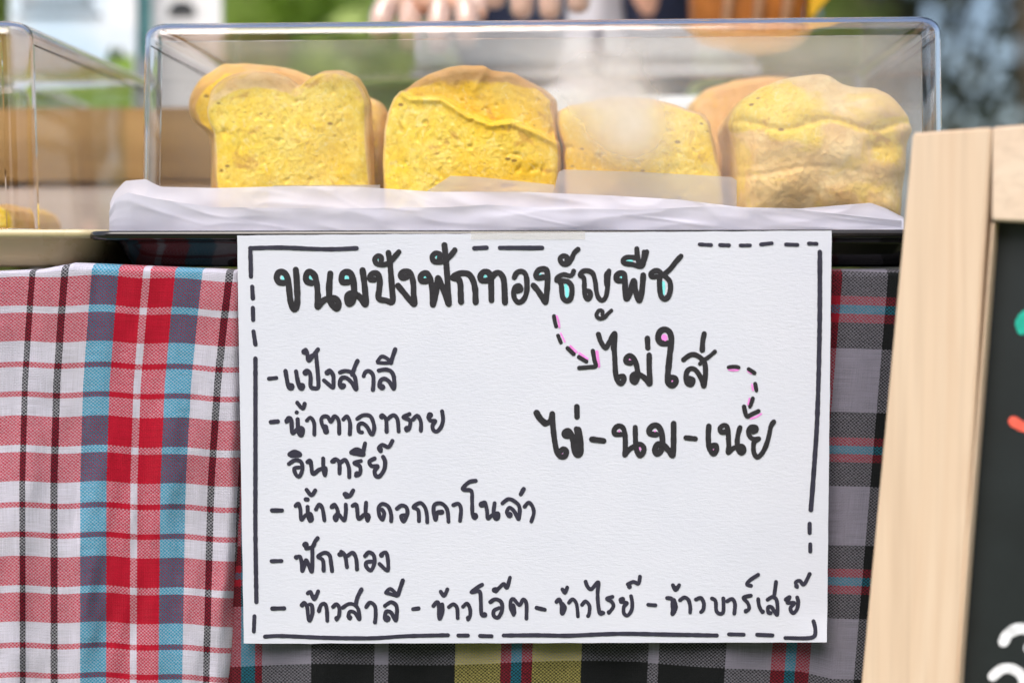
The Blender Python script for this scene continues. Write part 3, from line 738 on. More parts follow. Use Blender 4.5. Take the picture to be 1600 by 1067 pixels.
strokes('handwriting', ink_b, [(*L2, [
 (38, [(70,262),(128,257)]), (35, [(200,260),(215,228),(240,245),(250,352),(300,312),(335,320),(325,372),(300,340),(293,238)]), (45, [(205,252)]), (34, [(285,182)]), (35, [(290,102),(335,150),(352,110)]),
 (34, [(370,250),(400,225),(430,270),(432,365)]), (34, [(530,345),(500,290),(490,240),(510,215),(545,220),(570,258),(600,215),(635,250),(640,357)]), (50, [(522,305),(530,340)]),
 (34, [(675,240),(705,215),(730,270),(728,362)]), (34, [(790,235),(840,205),(900,215),(930,290),(925,350),(905,362),(870,300),(830,272),(800,290),(805,340),(830,348)]),
 (50, [(995,215)]), (34, [(1000,205),(1030,240),(1035,342)]), (34, [(1040,240),(1090,205),(1125,240),(1135,340)]), (34, [(1225,195),(1175,222),(1230,250),(1222,315),(1200,330)]), (52, [(1205,318)]),
 (34, [(1255,240),(1290,210),(1320,260),(1320,335)]), (52, [(1395,205)]), (34, [(1382,220),(1400,250),(1440,252),(1418,290),(1425,330),(1455,340),(1490,300),(1505,240),(1497,172)])])])
strokes('handwriting', ink_b, [(*L2, [
 (34, [(220,610),(270,580),(320,592),(333,650),(310,712),(280,700),(265,650),(305,640)]), (40, [(227,532),(270,510),(312,535),(240,540)]),
 (34, [(375,595),(400,588),(420,692),(470,660),(525,645),(520,705),(508,640),(506,565)]), (44, [(385,592)]), (34, [(580,590),(610,572),(640,600),(642,690)]), (44, [(592,585)]), (34, [(650,600),(690,578),(720,640),(723,720)]),
 (34, [(820,585),(765,602),(812,630),(812,690),(780,708)]), (48, [(788,695)]), (40, [(742,515),(790,490),(840,530),(760,520)]), (34, [(835,530),(855,440)]),
 (36, [(935,565),(892,590),(908,628),(960,630),(935,670),(945,710),(978,712),(1015,655),(1022,590),(1005,552)]), (34, [(985,505),(970,480),(1000,452),(1050,470),(1083,418)]), (44, [(980,490)])])])
strokes('handwriting', ink_b, [(*L3, [
 (46, [(100,380),(203,380)]), (42, [(345,332),(375,312),(395,370),(405,475),(450,430),(500,415),(515,470),(495,490),(475,430),(470,342)]), (70, [(500,452),(505,470)]), (48, [(452,265),(470,266)]), (42, [(460,165),(510,222),(550,172)]),
 (42, [(557,370),(590,320),(625,360),(645,482)]), (42, [(720,345),(750,320),(780,370),(785,420),(765,482),(750,450),(790,420),(850,482),(868,400),(868,318)]), (56, [(730,338)]), (58, [(762,465)]),
 (56, [(862,212),(880,222)]), (42, [(870,237),(910,230),(945,172)]), (42, [(940,332),(980,325),(1000,465),(1060,425),(1105,430),(1095,485),(1075,400),(1080,300)]), (60, [(1098,450)]),
 (42, [(1245,370),(1268,410),(1250,475),(1218,430),(1212,350),(1250,312),(1310,340),(1340,420),(1340,492)]), (42, [(1400,362),(1450,328),(1500,350),(1508,420),(1470,495),(1445,440),(1490,430)])]),
 (*L4, [(42, [(297,490),(290,380),(240,345),(310,302),(360,350),(380,430),(383,502)]), (42, [(540,400),(490,400),(470,475),(450,400),(460,320),(530,308),(590,370),(605,497)]), (62, [(468,440)]), (54, [(515,400),(535,398)]),
 (42, [(655,325),(710,312),(735,370),(725,488)]), (42, [(888,72),(820,85),(760,140),(762,165),(842,178),(850,280),(855,420),(880,462),(890,430)]), (72, [(877,440)]),
 (42, [(940,320),(985,300),(1005,380),(1015,462),(1060,430),(1120,410),(1120,460),(1092,465),(1075,400),(1085,305)]), (62, [(950,318),(965,315)]), (78, [(1105,437)]),
 (42, [(1167,305),(1230,262),(1300,290),(1345,350),(1335,470),(1290,390),(1240,352),(1212,400),(1240,440)]), (66, [(1240,428)]), (46, [(1388,158),(1358,212)]), (40, [(1397,342),(1440,298),(1480,340),(1493,410),(1467,495)])])])
strokes('handwriting', ink_b, [(*L3, [
 (42, [(95,908),(198,905)]), (42, [(350,872),(390,860),(410,930),(415,1010),(440,950),(460,900),(513,1018),(520,900),(520,780)]), (54, [(352,868)]), (66, [(448,738)]), (44, [(455,775),(520,760),(550,700),(575,668)]),
 (42, [(637,1005),(630,900),(580,860),(650,820),(700,850),(715,930),(725,1010)]), (56, [(805,838),(825,832)]), (42, [(820,810),(860,850),(880,970)]), (42, [(890,850),(940,820),(975,880),(985,992)]),
 (42, [(1068,855),(1110,815),(1160,850),(1165,930),(1130,1005),(1082,965),(1085,920),(1145,912)]), (56, [(1240,845)]), (42, [(1240,835),(1285,818),(1305,880),(1303,1003),(1220,937)])])])
strokes('handwriting', ink_b, [(*L5, [
 (44, [(102,468),(225,465)]), (42, [(412,435),(435,408),(465,450),(475,540),(490,592),(520,520),(515,435),(490,425)]), (50, [(412,432)]), (40, [(472,310),(500,295),(540,372),(580,288)]), (48, [(535,345)]),
 (42, [(588,492),(610,430),(650,420),(670,480),(675,595)]), (42, [(735,450),(770,422),(800,460),(797,540),(772,582)]), (50, [(772,570)]), (40, [(835,458),(900,420),(960,430),(1000,480),(1010,580),(960,510),(910,500),(895,550),(910,572)]), (50, [(910,560)]), (44, [(1032,268),(990,350),(972,430)]),
 (42, [(1080,452),(1120,405),(1170,440),(1180,530),(1172,610)]), (42, [(1275,440),(1340,402),(1395,440),(1400,520),(1388,592),(1340,510),(1290,500),(1275,570),(1300,590)]), (72, [(1298,573)]),
 (38, [(1285,302),(1330,262),(1390,310),(1400,335),(1330,315),(1290,305)]), (44, [(1412,325),(1440,240),(1462,175)])]),
 (*L6, [(44, [(102,474),(158,467)]), (44, [(315,440),(350,402),(370,430),(378,572),(410,490),(405,425)]), (58, [(388,440),(388,500)]), (40, [(390,292),(425,335),(460,267)]), (46, [(425,320)]),
 (40, [(475,452),(520,422),(560,460),(567,565)]), (40, [(622,448),(665,415),(695,470),(697,540),(675,582)]), (48, [(676,565)]), (42, [(822,220),(770,250),(712,298),(795,290),(808,400),(815,525),(850,540)]), (56, [(845,533)]),
 (42, [(907,400),(960,370),(1020,400),(1030,480),(990,560),(945,545),(945,490),(1000,462)]), (54, [(950,275),(965,272)]), (42, [(965,288),(1020,232),(1050,212),(1080,250),(1112,145)]),
 (40, [(1150,532),(1120,460),(1120,390),(1150,370),(1210,430),(1250,372),(1283,420),(1283,572)]), (58, [(1140,440),(1152,510)]), (44, [(1390,460),(1475,480)])]),
 (*L7, [(44, [(197,398),(225,375),(250,430),(255,520),(283,460),(260,420)]), (56, [(258,440),(258,510)]), (40, [(258,268),(285,302),(308,248)]), (46, [(282,285)]), (38, [(325,407),(365,370),(405,420),(420,550)]),
 (40, [(462,430),(500,393),(540,440),(537,520),(525,545)]), (42, [(500,188),(520,240),(560,265),(632,195),(625,300),(630,420),(648,517),(683,512)]), (50, [(668,512)]), (40, [(780,345),(722,365),(775,400),(788,450),(742,513)]), (46, [(742,505)]),
 (58, [(870,378),(885,372)]), (40, [(868,400),(930,410),(898,450),(900,520),(940,538),(980,480),(985,400),(973,338)]), (50, [(955,240)]), (40, [(938,215),(1000,190),(1050,208),(1066,135)]), (40, [(1152,428),(1228,433)])]),
 (*L8, [(40, [(15,330),(60,340),(75,400),(65,485),(98,420),(80,350)]), (54, [(72,380),(78,460)]), (38, [(70,207),(95,252),(130,207)]), (46, [(97,235)]), (38, [(138,352),(180,325),(220,350),(237,420),(235,470)]), (38, [(290,345),(340,330),(367,380),(362,440),(340,465)]),
 (38, [(445,335),(480,360),(487,450),(520,482),(555,460),(555,335)]), (38, [(590,362),(640,340),(667,390),(660,480)]), (38, [(820,307),(750,328),(790,380),(803,430),(770,462)]), (46, [(772,455)]), (38, [(890,107),(810,160),(783,200),(822,213)]),
 (36, [(890,340),(900,410),(930,467)]), (44, [(932,462)]), (38, [(980,347),(1030,320),(1070,360),(1072,490),(1020,420),(985,420),(988,470),(1010,475)]), (38, [(1062,175),(1045,300)]),
 (38, [(1155,345),(1192,322),(1172,375),(1235,378),(1200,430),(1225,475),(1262,440),(1275,370),(1265,325)]), (42, [(1170,350)]), (38, [(1265,225),(1250,180),(1290,165),(1330,200),(1385,100)]), (44, [(1258,215)])])])
strokes('border_line', ink_b, [(0, 0, 1, [
 (6.8, [(391,392),(391.5,410),(392,432)]), (6.8, [(394,448),(395,466)]), (6.4, [(395,481),(395.5,500)]), (6.8, [(396,518),(399,538)]), (6.8, [(399,560),(399,700),(399,830),(400.5,940)]), (6.2, [(397.5,962),(396.5,986)]),
 (6.8, [(391,388),(440,387),(510,389.5),(557,388)]), (7, [(741,388),(760,387)]), (7, [(781,387.3),(847,387.5)]),
 (6, [(1093,382),(1111,383)]), (6, [(1125,383),(1139,383.4)]), (6, [(1157,383.6),(1172,383.4)]), (6, [(1189,382),(1206,380)]), (6, [(1228,382),(1246,382.6)]), (6, [(1264,380.5),(1276,381)]),
 (7.5, [(1281,394),(1280.5,520),(1277,650),(1272,730),(1267,796)]), (7, [(1265,818),(1265,832)]), (6.5, [(1266,850),(1266,861)]),
 (6.4, [(414,994),(436,992.8),(482,994.8),(530,996.2),(586,996.2),(635,993.2),(700,991.6)]), (6.2, [(716,992.2),(731,992.2)]), (6.2, [(750,992.8),(768,993.2)]),
 (6.6, [(787,992.2),(840,991.8),(885,992.5),(930,990.7),(975,989.5),(1020,990.2),(1080,991.4),(1120,992.2)]), (6.2, [(1139,990.4),(1162,990.8)]), (6.4, [(1183,991),(1207,992)]),
 (6.4, [(1227,996),(1260,996.4),(1272,993.5),(1274,985),(1272.5,975),(1271,970)])])])
cyan = m_ink('turquoise_highlighter', (.20, .70, .72)); pink = m_ink('pink_highlighter', (.72, .22, .62))
for it in [(*T1, [(50, [(180,510),(182,525)]), (44, [(513,512),(516,528)]), (46, [(968,508),(980,520)]), (20, [(1370,285)]), (14, [(812,808)])]),
 (*T2, [(40, [(500,512),(515,506)]), (36, [(662,250),(668,265)]), (40, [(1266,498),(1270,510)])]), (*T3, [(30, [(668,478),(678,476)]), (40, [(992,610),(1005,680),(1008,740)]), (44, [(1005,640),(1010,740)])]),
 (*T4, [(26, [(567,506)]), (26, [(645,302),(700,304)]), (34, [(1092,570),(1098,640),(1092,715)])])]:
    for one in it[3]: strokes('highlighter_dot', cyan, [(*it[:3], [one])], lift=-.00008)
def pinkl():
    for it in [(*T5, [(26, [(240,112),(262,180),(272,248)]), (22, [(288,325),(340,430)]), (30, [(408,485),(484,558)]), (30, [(522,575),(622,645)]), (38, [(742,555),(765,735)]), (26, [(1155,655)])]),
     (*T6, [(70, [(303,212),(308,228)]), (20, [(403,762)]), (26, [(1110,618),(1170,628),(1228,620)]), (20, [(1348,638),(1392,668)]), (24, [(1398,805),(1412,875)]), (22, [(1368,985),(1350,1055)])]),
     (*T7, [(26, [(1180,508)]), (18, [(466,792)]), (18, [(1438,715),(1442,740)])]), (*T8, [(24, [(28,508)]), (22, [(1208,100),(1192,170)]), (22, [(1222,352),(1290,330),(1355,292)]), (16, [(760,738)])])]:
        for one in it[3]: strokes('highlighter_mark', pink, [(*it[:3], [one])], lift=-.00008)
pinkl()
# tape over the top edge
tape_m = N('clear_tape'); tape_m = tape_m.done(tape_m.n('ShaderNodeMixShader', {0: .22, 1: tape_m.n('ShaderNodeBsdfTransparent', {'Color': (.97, .96, .93)}).outputs[0], 2: tape_m.bsdf((.80, .77, .74), .35).outputs[0]}))
V = [P(736 + 178*i/20, [355, 361.5, 374][j], [-.0008, cardY(800, 362)-.0006, cardY(800, 374)-.0006][j]) for j in range(3) for i in range(21)]
tp = obj('tape', V, [(j*21+i, (j+1)*21+i, (j+1)*21+i+1, j*21+i+1) for j in range(1, 2) for i in range(20)], tape_m); under(tp, card)

# =================================================================== BLACKBOARD
pine = m_wood('pale_pine', (.62, .43, .29), (.80, .67, .53), 2, .8)
slate = plain('blackboard_paint', (.012, .016, .019), .5, .25, 20)
BYAW = R(30); BX = P(1425, 500, -.10)
def bpt(px, py, back=0.0):
    """a point of the blackboard's front plane (turned so its right side comes nearer), optionally set back into it"""
    nrm = Vector((math.sin(BYAW), math.cos(BYAW), 0.0))     # pointing away from the viewer
    nrm = Vector((nrm.x, nrm.y, .0)); o = BX + nrm*back
    d = FW + RT*((px-800)/FPX) + UP*((533.5-py)/FPX)
    return CAMLOC + d*((o-CAMLOC).dot(nrm)/d.dot(nrm))
board = empty('chalkboard', bpt(1550, 1500)); tag(board, 'blackboard in a pale pine frame leaning at the right edge of the stall', 'chalkboard')
NB = Vector((math.sin(BYAW), math.cos(BYAW), 0))
def plank(name, quad, th, mat, root, bev=.0012):
    a = [bpt(*q) for q in quad]; V = a + [p + NB*th for p in a]
    F = [(0,1,2,3),(7,6,5,4),(0,4,5,1),(1,5,6,2),(2,6,7,3),(3,7,4,0)]
    o = obj(name, V, F, mat)
    bm = bmesh.new(); bm.from_mesh(o.data); bmesh.ops.recalc_face_normals(bm, faces=bm.faces[:])
    bmesh.ops.bevel(bm, geom=bm.edges[:], offset=bev, segments=3, affect='EDGES'); bm.to_mesh(o.data); bm.free()
    return under(o, root)
pine2 = m_wood('pale_pine_rail', (.68, .49, .36), (.80, .67, .54), 0, 1.0)
plank('stile', [(1426, 208), (1324, 1300), (1482, 1300), (1549, 199)], .020, pine, board)
plank('rail', [(1550, 199.2), (1549.5, 345), (2150, 372), (2150, 150)], .020, pine2, board)
plank('stile', [(2152, 150), (2095, 1300), (2270, 1300), (2330, 132)], .020, pine, board)
plank('rail', [(1492, 1180), (1483, 1300), (2093, 1300), (2100, 1180)], .020, pine2, board)
a = [bpt(1538, 330, .014), bpt(1472, 1310, .014), bpt(2120, 1310, .014), bpt(2170, 330, .014)]
bo = obj('board_panel', a + [p + NB*.004 for p in a], [(0,1,2,3),(7,6,5,4),(0,4,5,1),(1,5,6,2),(2,6,7,3),(3,7,4,0)], slate); under(bo, board)
plank('inner_bead', [(1549, 347), (1484, 1178), (1489, 1178), (1553, 347)], .012, pine, board, .0008)
def bst(x, y, dz): return bpt(x, y, .0135 - dz)
chalk = lambda n, c: plain(n, c, .8, .2, 200)
def bst2(name, mat, L): return strokes(name, mat, [(0, 0, 1, L)], parent=board, ptf=lambda x, y, dz: bpt(x, y, .0136-dz))
bst2('chalk_writing', chalk('teal_chalk', (.01, .42, .32)), [(16, [(1597,515),(1594,505),(1600,495),(1612,488),(1630,495)]), (14, [(1630,495),(1640,530),(1625,560)])])
bst2('chalk_writing', chalk('coral_chalk', (.85, .12, .08)), [(16, [(1583,658),(1600,667),(1618,668),(1640,650)]), (14, [(1640,650),(1660,680)])])
bst2('chalk_writing', chalk('white_chalk', (.75, .77, .82)), [(17, [(1568,1002),(1575,990),(1590,982),(1606,984),(1615,1000),(1608,1012)]), (16, [(1551,1056),(1565,1045),(1580,1044),(1594,1052),(1600,1066),(1598,1085)]), (15, [(1630,1010),(1650,1060),(1630,1090)])])
# prop legs of the board reaching the ground
for px in (1440, 2220):
    q = bpt(px, 1290); b_ = q + NB*.01; tube('prop_leg', [b_, Vector((b_.x, b_.y, 0))], [.012, .012], pine, 8, board)

# =================================================================== BEHIND THE COVERS
crate_m = m_wood('brown_crate_board', (.25, .135, .04), (.44, .27, .09), 0, .6)
crate_p = m_wood('reflection_paled_board', (.50, .40, .34), (.66, .58, .54), 0, .6)  # lower board paled to paint in a whitish reflection
cr = empty('wooden_crate', (P(150, 350, .45).x, .6, TZ)); tag(cr, 'low brown wooden display crate on the table behind the left covers', 'crate')
Yk = .43
kx0, kx1 = P(-260, 300, Yk).x, P(352, 300, Yk).x
box('board', (kx0, Yk, P(100, 286, Yk).z), (kx1, Yk+.018, P(100, 169, Yk).z), crate_m, cr, .003)
box('board', (kx0, Yk, TZ+.001), (kx1, Yk+.018, P(100, 294, Yk).z), crate_p, cr, .003)
box('board', (kx0, Yk+.30, TZ+.001), (kx1, Yk+.318, P(100, 200, Yk).z), crate_m, cr, .003)
for x in (kx0, kx1-.018): box('end_board', (x, Yk+.019, TZ+.001), (x+.018, Yk+.299, P(100, 176, Yk).z), crate_m, cr, .003)
cover('small clear cover further back, behind the one at the left edge', P(45, 125, .46).x-.40, P(45, 125, .46).x, .46, .68, P(45, 169, Yk).z-.055, P(45, 122, .46).z, .02, .014, .0028, m_acrylic_sheet([]))
st = box('box', (P(45, 125, .46).x-.405, .452, TZ+.001), (P(45, 125, .46).x+.01, .70, P(45, 169, Yk).z-.056), crate_m, None, .003)
tag(st, 'plain brown wooden box standing inside the crate', 'box')
# white foam boxes on the table
foam = plain('white_foam', (.74, .79, .82), .5, .04)
def foambox(label, px0, px1, pyt, Y, d):
    r = empty('foam_box', (P((px0+px1)/2, 300, Y).x, Y+d/2, TZ)); tag(r, label, 'box')
    x0, x1, zt = P(px0, pyt, Y).x, P(px1, pyt, Y).x, P(px0, pyt, Y).z
    box('box_body', (x0+.004, Y+.004, TZ+.001), (x1-.004, Y+d-.004, zt-.0305), foam, r, .006)
    box('box_lid', (x0, Y, zt-.030), (x1, Y+d, zt), foam, r, .006)
foambox('wide white foam box behind the left and middle loaves', 640, 930, 140, .44, .28)
foambox('white foam box behind the lowest loaf, beside the wide one', 938, 1190, 150, .45, .26)
# posters on a stand
def poster(label, x0, x1, ytop, ybot, Y, art):
    root = empty('poster', P((x0+x1)/2, ybot, Y)); tag(root, label, 'poster')
    a = [P(x0, ytop, Y), P(x0, ybot, Y), P(x1, ybot, Y), P(x1, ytop, Y)]
    V = a + [p + Vector((0, .004, 0)) for p in a]
    o = obj('poster_sheet', V, [(0,1,2,3),(7,6,5,4),(0,4,5,1),(1,5,6,2),(2,6,7,3),(3,7,4,0)], art[0]); under(o, root)
    for nm, mat, kind, data in art[1:]:
        if kind == 'poly':
            V = [P(x, y, Y-.002) for x, y in data]; V2 = [v + Vector((0, .0012, 0)) for v in V]; n = len(V)
            F = [tuple(range(n))[::-1], tuple(range(n, 2*n))] + [(i, (i+1) % n, n+(i+1) % n, n+i) for i in range(n)]
            under(obj(nm, V+V2, F, mat), root)
        else:
            strokes(nm, mat, [(0, 0, 1, data)], parent=root, ptf=lambda x, y, dz: P(x, y, Y-.0035-dz))
    p = P((x0+x1)/2, ybot, Y)
    for x in (a[0].x+.02, a[3].x-.02): tube('post', [(x, Y+.02, 0), (x, Y+.02, a[0].z)], [.008, .008], plain('grey_post', (.4, .4, .42), .4), 8, root)
def m_sky_poster():
    g = N('sky_print'); v = g.obj(); z = g.n('ShaderNodeSeparateXYZ', {0: v}).outputs[2]
    c = g.mix(g.rng(g.noise(v, 7, 3), .4, .62), (.52, .68, .82), (.80, .84, .88)); return g.done(g.bsdf(c, .6))
dark = plain('dark_print', (.03, .035, .04), .6); grn = plain('green_print', (.20, .34, .04), .6); dkg = plain('dark_green_print', (.05, .09, .03), .6)
teal = plain('teal_print', (.25, .62, .60), .6, .3, 15); wpr = plain('white_print', (.78, .80, .82), .6)
tx = []
x = 36
while x < 148:
    wv = random.choice((5, 7, 9)); tx.append((3.6, [(x, 8), (x+1, random.choice((2, 3, -2))), (x+wv*.6, 3), (x+wv*.7, 8)])); tx.append((3, [(x, 5), (x+wv*.5, 6)])); x += wv+3
x = 28
while x < 160:
    wv = random.choice((4, 5, 6)); tx.append((2.4, [(x, 27), (x+1, 22), (x+wv*.6, 22), (x+wv*.7, 27)])); x += wv+2.5
tx += [(3.2, [(30+9*k, -60), (33+9*k, -30), (37+9*k, -32)]) for k in range(13)]
poster('pale blue poster with a landscape and dark lettering, at the top left', 15, 212, -420, 300, .95, [m_sky_poster(),
   ('printed_hill', grn, 'poly', [(19, 296), (19, 120), (100, 116), (150, 100), (208, 86), (208, 296)]),
   ('printed_tree', dkg, 'poly', [(165, 97), (170, 78), (176, 72), (180, 84), (188, 72), (194, 85), (197, 92)]),
   ('printed_lettering', dark, 'txt', tx)])
poster('white and turquoise poster with a dark arch, second from the left', 213, 346, -400, 250, 1.0, [wpr,
   ('printed_band', teal, 'poly', [(216, -396), (216, 90), (236, 90), (236, -396)]),
   ('printed_arch', dark, 'poly', [(262, 26), (264, 12), (274, 3), (285, 1), (296, 4), (304, 13), (306, 26)])])

# =================================================================== VENDOR
def skin_mesh(name, joints, edges, rad, mat, root, sub=2):
    me = bpy.data.meshes.new(name); me.from_pydata([tuple(j) for j in joints], edges, []); o = bpy.data.objects.new(name, me); COL.objects.link(o)
    md = o.modifiers.new('skin', 'SKIN')
    if not me.skin_vertices: me.skin_vertices.new()
    for i, r in enumerate(rad):
        rr = r if isinstance(r, tuple) else (r, r); me.skin_vertices[0].data[i].radius = rr
    me.skin_vertices[0].data[0].use_root = True
    s = o.modifiers.new('sub', 'SUBSURF'); s.levels = s.render_levels = sub
    dg = bpy.context.evaluated_depsgraph_get(); ev = o.evaluated_get(dg)
    nm = bpy.data.meshes.new_from_object(ev); o.modifiers.clear(); o.data = nm; nm.materials.clear(); nm.materials.append(mat)
    nm.polygons.foreach_set('use_smooth', [True]*len(nm.polygons))
    return under(o, root)
skin_m = plain('skin', (.66, .38, .27), .5, .1, 20); skin_m.node_tree.nodes
navy = plain('navy_cotton', (.010, .016, .045), .85, .3, 60); apronm = plain('grey_white_apron', (.55, .55, .60), .8, .08, 30)
trous = plain('dark_trousers', (.02, .02, .03), .85); hairm = plain('black_hair', (.012, .010, .009), .4)
glovem = N('clear_glove'); glovem = glovem.done(glovem.n('ShaderNodeMixShader', {0: .26, 1: glovem.n('ShaderNodeBsdfTransparent', {'Color': (.98, .98, .97)}).outputs[0],
   2: glovem.n('ShaderNodeMixShader', {0: .3, 1: glovem.bsdf((.85, .86, .84), .35).outputs[0], 2: glovem.n('ShaderNodeBsdfGlossy', {'Roughness': .15}).outputs[0]}).outputs[0]}))
def vendor():
    cx = P(900, 10, .76).x; cy = .82
    root = empty('person', (cx, cy, 0)); tag(root, 'person in navy shirt and pale apron, gloved hands over the clear cover', 'person')
    J = []; E = []; Rr = []
    def j(p, r, parent=None):
        J.append(Vector(p)); Rr.append(r)
        if parent is not None: E.append((parent, len(J)-1))
        return len(J)-1
    pel = j((cx, cy+.08, .86), (.145, .10)); ab = j((cx, cy+.07, .98), (.125, .095), pel); ch = j((cx, cy+.04, 1.15), (.135, .10), ab); uc = j((cx, cy+.02, 1.27), (.12, .09), ch)
    nk = j((cx, cy, 1.37), .05, uc); hb = j((cx, cy-.03, 1.43), .065, nk); hd = j((cx, cy-.05, 1.51), .088, hb); ht = j((cx, cy-.045, 1.585), .062, hd)
    for s in (-1, 1):
        hp = j((cx+s*.09, cy+.08, .80), .085, pel); kn = j((cx+s*.10, cy+.06, .44), .055, hp); an = j((cx+s*.10, cy+.09, .08), .038, kn); j((cx+s*.11, cy-.03, .03), .035, an)
    hands = []
    # wrists: left of picture over the cover's rear half; hands point forward and down
    W = [(P(672, 20, .44), P(660, -170, .66), -1), (P(840, 20, .47), P(1070, -150, .68), 1)]
    W[0][0].z = cz + .128; W[1][0].z = cz + .165
    for (wr, el, s) in W:
        sh = j((cx+s*.165, cy+.02, 1.29), .052, uc); e = j(el, .040, sh); w_ = j(wr, (.026, .020), e)
        hands.append((wr, (wr-el).normalized(), s, w_))
    def fingers(wr, s, wdt, rad):
        JJ = [wr, wr + Vector((0, -.015, -.022)), wr + Vector((0, -.032, -.045))]; EE = [(0, 1), (1, 2)]; RR = [.024, (.030, .018), (.032, .016)]
        for k, (dx, ln) in enumerate(zip((-1.5, -.5, .5, 1.5), (.78, .98, 1.0, .88))):
            b0 = wr + Vector((dx*wdt, -.040, -.050)); b1 = b0 + Vector((dx*.002, -.012, -.018*ln)); b2 = b1 + Vector((0, -.001, -.020*ln)); b3 = b2 + Vector((0, .004, -.013*ln))
            i0 = len(JJ); JJ += [b0, b1, b2, b3]; RR += [rad*1.05, rad, rad*.93, rad*.78]; EE += [(2, i0), (i0, i0+1), (i0+1, i0+2), (i0+2, i0+3)]
        t0 = wr + Vector((-s*.034, -.014, -.022)); t1 = t0 + Vector((-s*.016, -.014, -.022)); t2 = t1 + Vector((-s*.002, -.008, -.022)); i0 = len(JJ)
        JJ += [t0, t1, t2]; RR += [.013, .011, .009]; EE += [(1, i0), (i0, i0+1), (i0+1, i0+2)]
        return JJ, EE, RR
    for (wr, dr, s, w_) in hands:
        JJ, EE, RR = fingers(wr, s, .026, .0122)
        m = {0: w_}
        for i in range(1, len(JJ)): m[i] = j(JJ[i], RR[i])
        for a, b in EE: E.append((m[a], m[b]))
        skin_mesh('glove', JJ, EE, [(r[0]*1.12, r[1]*1.15) if isinstance(r, tuple) else r*1.22 for r in RR], glovem, root)
    skin_mesh('body', J, E, Rr, skin_m, root)
    # face
    hc = Vector((cx, cy-.05, 1.51))
    white = plain('eye_white', (.8, .8, .8), .3)
    for s in (-1, 1):
        bm = bmesh.new(); bmesh.ops.create_uvsphere(bm, u_segments=12, v_segments=8, radius=.011, matrix=Matrix.Translation(hc+Vector((s*.032, -.073, .008)))); me = bpy.data.meshes.new('eye'); bm.to_mesh(me); bm.free()
        o = bpy.data.objects.new('eye', me); COL.objects.link(o); me.materials.append(hairm); under(o, root)
        tube('ear', [hc+Vector((s*.084, .0, .02)), hc+Vector((s*.094, .002, .0)), hc+Vector((s*.086, -.002, -.025))], [.008, .012, .006], skin_m, 8, root)
    tube('nose', [hc+Vector((0, -.084, .012)), hc+Vector((0, -.097, -.012)), hc+Vector((0, -.090, -.022))], [.005, .010, .008], skin_m, 8, root)
    tube('mouth', [hc+Vector((-.022, -.076, -.042)), hc+Vector((0, -.085, -.044)), hc+Vector((.022, -.076, -.042))], [.002, .005, .002], plain('lips', (.45, .14, .12), .4), 8, root)
    skin_mesh('hair', [hc+Vector((0, .02, .03)), hc+Vector((0, .0, .09)), hc+Vector((0, .06, -.02)), hc+Vector((0, .07, -.07)), hc+Vector((-.05, .01, .05)), hc+Vector((.05, .01, .05))], [(0, 1), (0, 2), (2, 3), (0, 4), (0, 5)], [.09, .06, .075, .05, .06, .06], hairm, root)
    # clothes
    SJ = [Vector((cx, cy+.08, .90)), Vector((cx, cy+.07, .99)), Vector((cx, cy+.04, 1.15)), Vector((cx, cy+.02, 1.27)), Vector((cx, cy+.01, 1.33))]
    SE = [(0, 1), (1, 2), (2, 3), (3, 4)]; SR = [(.165, .125), (.150, .120), (.155, .122), (.135, .105), (.07, .07)]
    for (wr, el, s) in W:
        a = len(SJ); SJ += [Vector((cx+s*.165, cy+.02, 1.29)), Vector((cx+s*.165, cy+.02, 1.29)).lerp(el, .55)]; SR += [.064, .062]; SE += [(3, a), (a, a+1)]
    skin_mesh('shirt', SJ, SE, SR, navy, root)
    TJ = [Vector((cx, cy+.08, .88))]; TE = []; TR = [(.165, .125)]
    for s in (-1, 1):
        a = len(TJ); TJ += [Vector((cx+s*.095, cy+.08, .78)), Vector((cx+s*.10, cy+.06, .44)), Vector((cx+s*.10, cy+.09, .12))]; TR += [.10, .075, .062]; TE += [(0, a), (a, a+1), (a+1, a+2)]
    skin_mesh('trousers', TJ, TE, TR, trous, root)
    # apron: curved panel in front of the torso with a neck strap
    V, F = [], []
    for j_ in range(13):
        t = j_/12; z = 1.25 - t*.65; hw = .036 + .10*min(1, max(0, t*2.4-.35))
        for i in range(13):
            u = i/12*2-1; V.append((cx + .022 + u*hw, cy + .05 - .155 - .01*math.sin(i*1.2) * t + .05*u*u + (.0 if z > .95 else .0), z))
    for j_ in range(12):
        for i in range(12): a = j_*13+i; F.append((a, a+13, a+14, a+1))
    o = obj('apron', V, F, apronm, smooth=True); sm_ = o.modifiers.new('solid', 'SOLIDIFY'); sm_.thickness = .003; under(o, root)
vendor()
